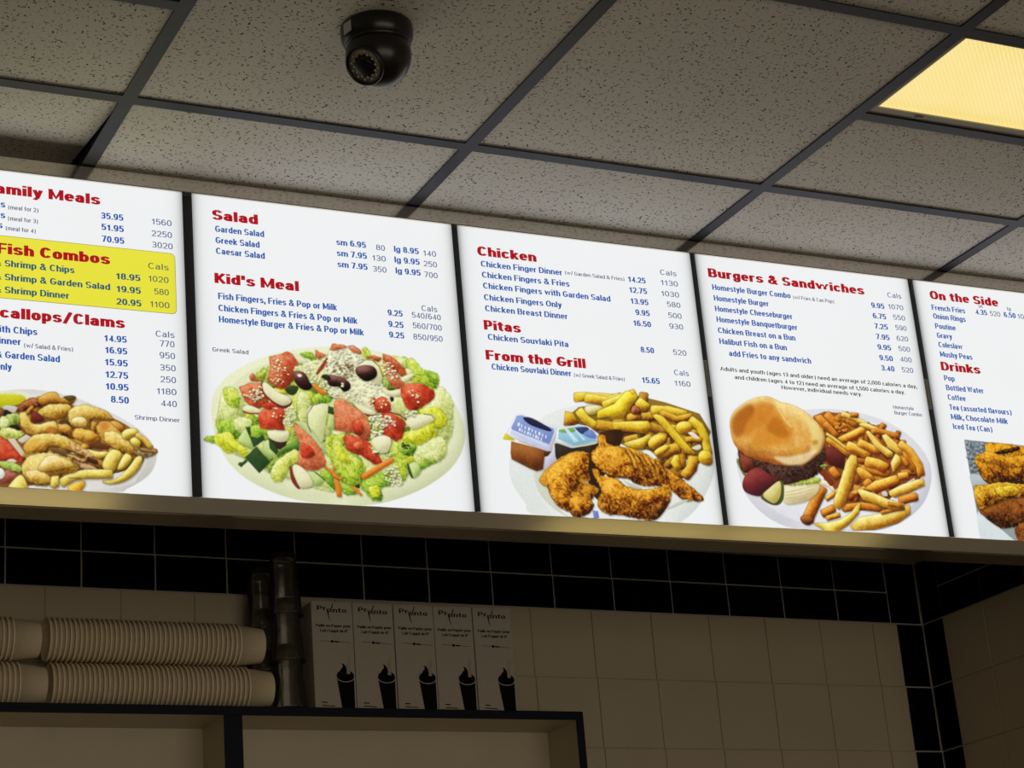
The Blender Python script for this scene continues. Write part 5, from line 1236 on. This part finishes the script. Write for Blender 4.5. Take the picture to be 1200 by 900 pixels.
def text_mesh(text, weight, x0, x1, cap, z0, y):
    """lettering in the XZ plane facing -Y, ink from x0 to x1 on baseline z0; weight = (pen width, pen height, gap) in cap heights"""
    tx, ty, gap = weight
    wide = strokes(text, tx, ty, gap, .30)[1]
    k = (x1-x0)/(wide*cap)                       # condense or widen the letters, keep the pen
    st, tot = strokes(text, tx*.5+tx*.5/k if k < 1 else tx*.6+tx*.4/k, ty, gap, .30)
    kx = (x1-x0)/tot; px_ = (tx*.5+tx*.5/k if k < 1 else tx*.6+tx*.4/k)
    pw = px_*kx/cap                              # pen width in cap heights after scaling
    V = []; Fc = []
    for closed, pts in st:
        P = [Vector((a*kx/cap/pw, b/ty)) for a, b in pts]      # pen becomes a unit circle
        q = [P[0]]
        for a in P[1:]:
            if (a-q[-1]).length > 1e-4: q.append(a)
        P = q; n = len(P); base = len(V)
        if n < 2: continue
        if not closed:                       # square ends
            P[0] = P[0]+(P[0]-P[1]).normalized()*.5; P[-1] = P[-1]+(P[-1]-P[-2]).normalized()*.5
        for i in range(n):
            a = P[i-1] if (i > 0 or closed) else P[i]; b = P[(i+1) % n] if (i < n-1 or closed) else P[i]
            d1 = (P[i]-a); d2 = (b-P[i])
            if d1.length < 1e-6: d1 = d2
            if d2.length < 1e-6: d2 = d1
            d1 = d1.normalized(); d2 = d2.normalized(); n1_ = Vector((-d1.y, d1.x)); n2_ = Vector((-d2.y, d2.x)); mm = n1_+n2_
            if mm.length < .5: mm = n1_; sc = .5
            else: mm = mm.normalized(); sc = .5/max(.55, mm.dot(n1_))
            for s in (1, -1):
                c = P[i]+mm*sc*s; V.append((x0+c.x*pw*cap, y, z0+c.y*ty*cap))
        for i in range(n if closed else n-1):
            j = (i+1) % n; Fc.append((base+2*i, base+2*i+1, base+2*j+1, base+2*j))
    me = bpy.data.meshes.new('lettering'); me.from_pydata(V, [], Fc); me.update(); return me

BOLD, HEAVY, LIGHT, MID = (.225, .135, .06), (.29, .168, .05), (.15, .115, .09), (.19, .12, .075)
INKS = {'h': ('red', (172, 16, 30), HEAVY, 19.2, 'heading'), 'i': ('blue', (36, 90, 170), BOLD, 12.0, 'dish_name'), 'p': ('blue', (34, 84, 160), BOLD, 11.8, 'price'),
        'c': ('slate', (80, 100, 142), LIGHT, 11.2, 'calorie_count'), 's': ('grey', (76, 86, 116), (.17, .125, .08), 7.8, 'note'), 'b': ('dark', (20, 20, 24), MID, 8.4, 'notice'),
        'y': ('teal', (40, 90, 112), BOLD, 11.8, 'dish_name'), 'k': ('olive', (88, 104, 88), LIGHT, 11.2, 'calorie_count')}
PLAB = {1: ('lit menu sign with family meals and a yellow fish combo box above a shrimp dinner', 'leftmost'),
        2: ('lit menu sign listing salads and kids meals above a big Greek salad plate', ''),
        3: ('lit menu sign listing chicken and pitas above breaded chicken with fries', ''),
        4: ('lit menu sign listing burgers and sandwiches above a burger and fries plate', ''),
        5: ('lit menu sign listing sides and drinks above a close photo of onion rings', '')}
PARTN = {1: ('shrimp_picture', 'printed shrimp, fries and salad on an oval plate'), 2: ('salad_picture', 'printed Greek salad on a pale oval plate'),
         3: ('chicken_picture', 'printed chicken fingers, dips and fries on a plate'), 4: ('burger_picture', 'printed burger and fries on an oval plate'), 5: ('onion_ring_picture', 'printed breaded onion rings')}
for pid, (px0, pw) in PANX.items():
    e = empty('menu_sign', (px0, 3.1315, Z+1.0155)); tag(e, PLAB[pid][0], 'menu sign', 'lit menu signs')
    link('sheet', mesh_boxes('sheet', [(0, 0, 0, pw, .003, PH)]), backlit('backlit_sheet', pw, WHITE), e)
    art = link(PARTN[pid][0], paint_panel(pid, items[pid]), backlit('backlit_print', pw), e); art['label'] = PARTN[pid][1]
    if pid == 1:
        ux, vb, vt = (v/1000 for v in YB)
        def rr(x0, z0, x1, z1, r, y):
            pts = []
            for cx, cz, a0 in ((x1-r, z1-r, 0), (x0+r, z1-r, 90), (x0+r, z0+r, 180), (x1-r, z0+r, 270)):
                for k in range(5): a = math.radians(a0+22.5*k); pts.append((cx+r*math.cos(a), y, cz+r*math.sin(a)))
            return pts
        def flat(name, pts):
            me = bpy.data.meshes.new(name); me.from_pydata(pts, [], [tuple(range(len(pts)))[::-1]]); me.update(); return me
        link('highlight_border', flat('highlight_border', rr(.02, vb-.0008, ux+.0008, vt+.0008, .0085, -.00025)), backlit('backlit_border', pw, lin((110, 112, 60))), e)
        o = link('highlight_box', flat('highlight_box', rr(.0208, vb, ux, vt, .008, -.00045)), backlit('backlit_yellow', pw, lin((232, 226, 62))), e); o['label'] = 'yellow box around the fish combos'
    inks = {}
    for ln_ in TEXT.strip().split('\n'):
        p, cls, s, u0, v0, u1 = ln_.split('|')
        if int(p) != pid: continue
        nm, rgb, bold, cap, part = INKS[cls]
        u0, v0, u1 = float(u0), float(v0), float(u1)
        if u0 < 4 and u1 > 4 and pid == 1: u0 = u0
        if nm not in inks: inks[nm] = backlit('ink_'+nm, pw, lin(rgb))
        link(part, text_mesh(s, bold, u0/1000, u1/1000, cap/1000, v0/1000, -.0007), inks[nm], e)

# ------------------------------------------------------------------ wall shelf
SR = .009
shelf = empty('wall_shelf', (2.0706, 3.775, Z+.795), (0, SR, 0)); tag(shelf, 'open cubby wall shelf with navy front edges and cream inside, under the menu', 'shelf')
SW, SD, SH = 1.75, .140, .36; T = .018
def sp(name, b, mat, par=shelf): return link(name, mesh_boxes(name, [b], .0004), M[mat], par)
for nm, b in (('top_board', (-SW, .002, -T, 0, SD, 0)), ('bottom_board', (-SW, .002, -SH, 0, SD, -SH+T)), ('side_board', (-T, .002, -SH+T, 0, SD, -T)), ('side_board', (-SW, .002, -SH+T, -SW+T, SD, -T)),
              ('divider', (-.7925, .002, -SH+T, -.7545, SD, -T))):
    o = sp(nm, b, 'laminate'); x0, y0, z0, x1, y1, z1 = b
    ed = sp('edge_band', (x0, 0, z0, x1, .0018, z1), 'navy', o); ed['label'] = 'navy blue front edge'
    if nm == 'top_board': sp('top_surface', (x0, .002, .0001, x1, SD, .0008), 'navy', o)
    if nm == 'side_board' and x1 == 0: sp('outer_face', (.0001, .002, -SH, .0008, SD, -T), 'navy', o)
sp('back_panel', (-SW+T, SD-.006, -SH+T, -T, SD, -T), 'laminate')
def shelf_z(x): return Z+.7958+SR*(2.0706-x)

# ------------------------------------------------------------------ straw boxes
BW, BH, BD = .0886, .2185, .095
def sbox():
    e = empty('straw_box', (0, 0, 0))
    link('carton', mesh_boxes('carton', [(0, 0, 0, BW, BD, BH)], .0006), M['box'], e)
    link('top_flap', mesh_boxes('top_flap', [(.002, -.0006, BH-.001, BW-.002, .05, BH+.0006)]), M['box'], e)
    k = .001; y = -.0004
    for s, b, x0, x1, cap, z in (('Pr', (.21, .16, .10), 12.3, 32, 9.6, 200.5), ('nto', (.21, .16, .10), 46.5, 76, 9.6, 196.8)):
        link('logo', text_mesh(s, b, x0*k, x1*k, cap*k, z*k, y), M['ink'], e)
    def strip(name, pts, wd):
        V = []; F_ = []
        for i, (x, z) in enumerate(pts):
            a = Vector(pts[max(0, i-1)]); b = Vector(pts[min(len(pts)-1, i+1)]); d = (b-a).normalized(); ww = wd[i]/2
            V += [((x-d.y*ww)*k, y, (z+d.x*ww)*k), ((x+d.y*ww)*k, y, (z-d.x*ww)*k)]
        for i in range(len(pts)-1): F_.append((2*i, 2*i+1, 2*i+3, 2*i+2))
        me = bpy.data.meshes.new(name); me.from_pydata(V, [], F_); me.update(); return link(name, me, M['ink'], e)
    strip('logo_stroke', [(47, 216), (45.5, 210), (43, 204), (41, 199), (38, 197), (36, 200), (38, 204), (42, 202), (45, 197)], [1.2, 2, 2.2, 2, 2, 2, 2, 2, 1.6])
    strip('logo_stroke', [(32, 204), (34, 203), (35, 199), (36, 192), (38, 184), (39.5, 180)], [1.2, 2.2, 2.6, 2.2, 1.6, .6])
    link('lettering', text_mesh('Paille en Papier pour', BOLD, 8.5*k, 84*k, 6.0*k, 166*k, y), M['ink'], e)
    link('lettering', text_mesh('Lait Frapp\u00e9 de 8\u201d', BOLD, 17*k, 78*k, 6.0*k, 155.5*k, y), M['ink'], e)
    strip('rule', [(16, 137.5), (40, 136.5)], [.8, .8]); strip('rule', [(56, 136), (82, 134.5)], [.8, .8])
    strip('emblem', [(39, 136.6), (42, 136.5), (45, 136.3)], [3.5, 6, 3]); strip('emblem', [(46, 136.2), (57, 135.8)], [3, 2.6])
    def disc(name, cx, cz, rx, rz, yy, mat):
        V = [((cx+rx*math.cos(a*math.pi/16))*k, yy, (cz+rz*math.sin(a*math.pi/16))*k) for a in range(32)]
        me = bpy.data.meshes.new(name); me.from_pydata(V, [], [tuple(range(32))[::-1]]); me.update(); return link(name, me, mat, e)
    disc('shake_top', 67, 66, 19, 12.5, -.0003, M['ink'])
    me = bpy.data.meshes.new('printed_cup'); me.from_pydata([(48.5*k, -.0003, 60*k), (85.5*k, -.0003, 60*k), (85*k, -.0003, 0.5*k), (57*k, -.0003, .5*k)], [], [(3, 2, 1, 0)][::-1]); me.update(); link('printed_cup', me, M['ink'], e)
    o = strip('printed_rim', [(48, 62), (52, 57.5), (60, 54.5), (67, 54), (75, 54.8), (82, 57.5), (86, 62)], [1.6]*7); o.data.materials.clear(); o.data.materials.append(M['box']); o.location.y = -.0003
    strip('swirl', [(60, 92), (64, 89), (66, 84), (63, 78), (66, 72)], [.5, 4, 8, 14, 20])
    o = strip('printed_straw', [(77, 106), (73.5, 70)], [6.2, 7.5]); o.data.materials.clear(); o.data.materials.append(M['straw']); o.location.y = -.0004
    strip('fine_print', [(14, 12), (26, 11.4)], [2.2, 2.2]); strip('fine_print', [(14, 5.5), (42, 4.2)], [1.8, 1.8])
    return e
proto = sbox()
BL = ['white straw box with a printed black cup, leftmost of the five, beside the clear tumblers', 'white straw box with a printed black cup, second of the five from the left', 'white straw box with a printed black cup, in the middle of the five',
      'white straw box with a printed black cup, fourth of the five from the left', 'white straw box with a printed black cup, rightmost of the five']
for i in range(5):
    x = 1.473+.0903*i
    if i == 0: e = proto
    else:
        e = proto.copy(); COL.objects.link(e)
        for ch in proto.children:
            c = ch.copy(); COL.objects.link(c); c.parent = e
    e.location = (x, 3.785+(.000, .001, .0, .0015, .0005)[i], shelf_z(x)+.0002); e.rotation_euler = (0, SR, 0)
    tag(e, BL[i], 'box', 'straw boxes on the shelf')

# ------------------------------------------------------------------ nested paper cups, lying on their sides
cup_me = lathe('paper_cup', [(0.0, .050), (.0310, .050), (.0312, .0545), (.0330, .0550), (.0345, .0540), (.0405, .0022), (.0420, .0028), (.0432, .0015), (.0432, -.0005), (.0420, -.0016), (.0405, -.0008), (.0396, .0025), (.0336, .0488), (0.0, .0492)], 28, 'X')
cup_me.materials.append(M['cup'])
def cups(x0, n, zc, yc, dz, label, group, pitch=.0097):
    for i in range(n):
        o = link('paper_cup', cup_me); x = x0+pitch*i
        o.location = (x, yc+random.uniform(-.0003, .0003), zc+dz*(x-x0)+random.uniform(-.0003, .0003)); o.rotation_euler = (0, -math.atan(dz)+random.uniform(-.006, .006), random.uniform(-.006, .006))
        lb = label
        if i == n-1: lb = label.replace('cream paper cup lying nested', 'end paper cup with its side showing').replace('cream paper cup nested', 'end paper cup')
        elif i == 0 and n > 20: lb = label.replace('cream paper cup lying nested', 'first paper cup, rim to the left,')
        tag(o, lb, 'cup', group)
sz = shelf_z(.95)-Z
cups(.949, 41, Z+sz+.0437, 3.822, -SR, 'cream paper cup lying nested in the long lower stack on the shelf', 'cups in the long lower stack')
cups(.944, 40, Z+sz+.0437+.0885, 3.822, -.011, 'cream paper cup lying nested in the long upper stack on the shelf', 'cups in the long upper stack')
cups(.885-.0097*15, 16, Z+sz+.0447, 3.822, -SR, 'cream paper cup nested in the short lower stack at the left picture edge', 'cups in the left lower stack')
cups(.874-.0097*15, 16, Z+sz+.0447+.0880, 3.822, -.009, 'cream paper cup nested in the short upper stack at the left picture edge', 'cups in the left upper stack')

# ------------------------------------------------------------------ clear tumblers, upside down
def clear():
    mt, nt, b = material('clear_plastic')
    tr = N(nt, 'ShaderNodeBsdfTransparent'); tr.inputs[0].default_value = (.92, .91, .89, 1)
    gl = N(nt, 'ShaderNodeBsdfGlossy'); gl.inputs['Roughness'].default_value = .12; gl.inputs['Color'].default_value = (.8, .8, .8, 1)
    df = N(nt, 'ShaderNodeBsdfDiffuse'); df.inputs['Color'].default_value = (.55, .50, .44, 1)
    fr = N(nt, 'ShaderNodeFresnel'); fr.inputs['IOR'].default_value = 1.5
    m1 = N(nt, 'ShaderNodeMixShader'); m1.inputs[0].default_value = .05; nt.links.new(tr.outputs[0], m1.inputs[1]); nt.links.new(df.outputs[0], m1.inputs[2])
    m2 = N(nt, 'ShaderNodeMixShader'); nt.links.new(fr.outputs[0], m2.inputs[0]); nt.links.new(m1.outputs[0], m2.inputs[1]); nt.links.new(gl.outputs[0], m2.inputs[2])
    nt.links.new(m2.outputs[0], nt.nodes['Material Output'].inputs[0]); return mt
M['clear'] = clear()
tum = lathe('tumbler', [(0.0, .131), (.0235, .131), (.0262, .129), (.0268, .112), (.0285, .108), (.0300, .060), (.0318, .056), (.0345, .010), (.0352, .006), (.0368, .005), (.0370, .001), (.0356, 0.0), (.0345, .003), (.0335, .010), (.0308, .056), (.0290, .060), (.0275, .108), (.0258, .126), (0.0, .128)], 32, 'Z', True, rib=-.018)
tum.materials.append(M['clear'])
for x, y, n_, lb, gp in ((1.430, 3.8145, 3, 'clear plastic tumbler upside down in the tall stack beside the straw boxes', 'tumblers in the tall stack'), (1.4035, 3.8800, 3, 'clear plastic tumbler upside down in the shorter stack behind', 'tumblers in the shorter stack')):
    for i in range(n_):
        o = link('tumbler', tum); z0 = shelf_z(x)+.001+(.0955 if n_ == 3 and y < 3.85 else .087)*i
        o.location = (x, y, z0 + (.012 if False else 0)); o.rotation_euler = (0, SR, i*.7); tag(o, lb.replace('upside down', 'upside down, %s of three' % ('lowest', 'middle', 'topmost')[i]), 'cup', gp)

# ------------------------------------------------------------------ dome security camera
dc = empty('security_camera', (1.152, 2.548, CZ+.0035)); tag(dc, 'black dome security camera with a ringed lens mounted on a ceiling tile', 'camera')
link('base', lathe('base', [(0, 0), (.0535, 0), (.0560, -.002), (.0568, -.008), (.0560, -.020), (.0520, -.030), (.0465, -.036), (0, -.036)], 48), M['cambody'], dc)
link('collar', lathe('collar', [(.0505, -.0312), (.0512, -.0335), (.0490, -.0380), (.0470, -.0375), (.0468, -.034)], 48), M['cambody'], dc)
prof = [(0, -.0305)] + [(.0512*math.sin(math.radians(a)), -.0500+.0512*math.cos(math.radians(a))) for a in range(74, 181, 6)] + [(0, -.1012)]
ball = link('ball', lathe('ball', prof, 48), M['cambody'], dc)
fd = Vector((-.674, -.357, -.669)).normalized()
face = empty('lens_module', tuple(fd*.0050+Vector((0, 0, -.0500)))); face.parent = dc
fd = Vector((-.674, -.357, -.669)).normalized()
face.rotation_euler = fd.to_track_quat('Z', 'Y').to_euler()
def fm(name, prof, mat, n=40): return link(name, lathe(name, prof, n), M[mat], face)
fm('shroud', [(.0300, .0345), (.0318, .0400), (.0310, .0455), (.0292, .0460), (.0280, .0440), (.0278, .036)], 'cambody')
fm('led_ring', [(.0130, .0425), (.0275, .0425), (.0278, .0400), (0.0120, .0395)], 'camring')
fm('front_glass', [(0, .0458), (.0085, .0450), (.0105, .0435), (.0105, .0410), (0, .0405)], 'camglass')
fm('lens_rim', [(.0106, .0415), (.0108, .0448), (.0128, .0448), (.0132, .0422)], 'cambody')
led_me = lathe('led', [(0, .0016), (.0012, .0012), (.0018, 0), (0, -.0004)], 10); led_me.materials.append(M['led'])
led_me2 = led_me.copy(); led_me2.materials.clear(); led_me2.materials.append(M['ledred'])
for k in range(24):
    a = 2*math.pi*k/24; rr_ = .0182 if k % 2 else .0228
    # two staggered circles of small LEDs
    link('led', led_me2 if 5 <= k <= 9 else led_me, None, face, (rr_*math.cos(a), rr_*math.sin(a), .0428))
st = mesh_boxes('sticker', [(-.009, -.0004, -.010, .009, .0004, .008)])
for v in st.vertices:     # wraps round the base
    a = v.co.x/.056; v.co = Vector(((.0572+v.co.y)*math.sin(a), -(.0572+v.co.y)*math.cos(a), v.co.z))
so = link('sticker', st, M['sticker'], dc, (0, 0, -.016)); so.rotation_euler = (0, 0, math.radians(-76)); so['label'] = 'small white sticker with a dark mark'
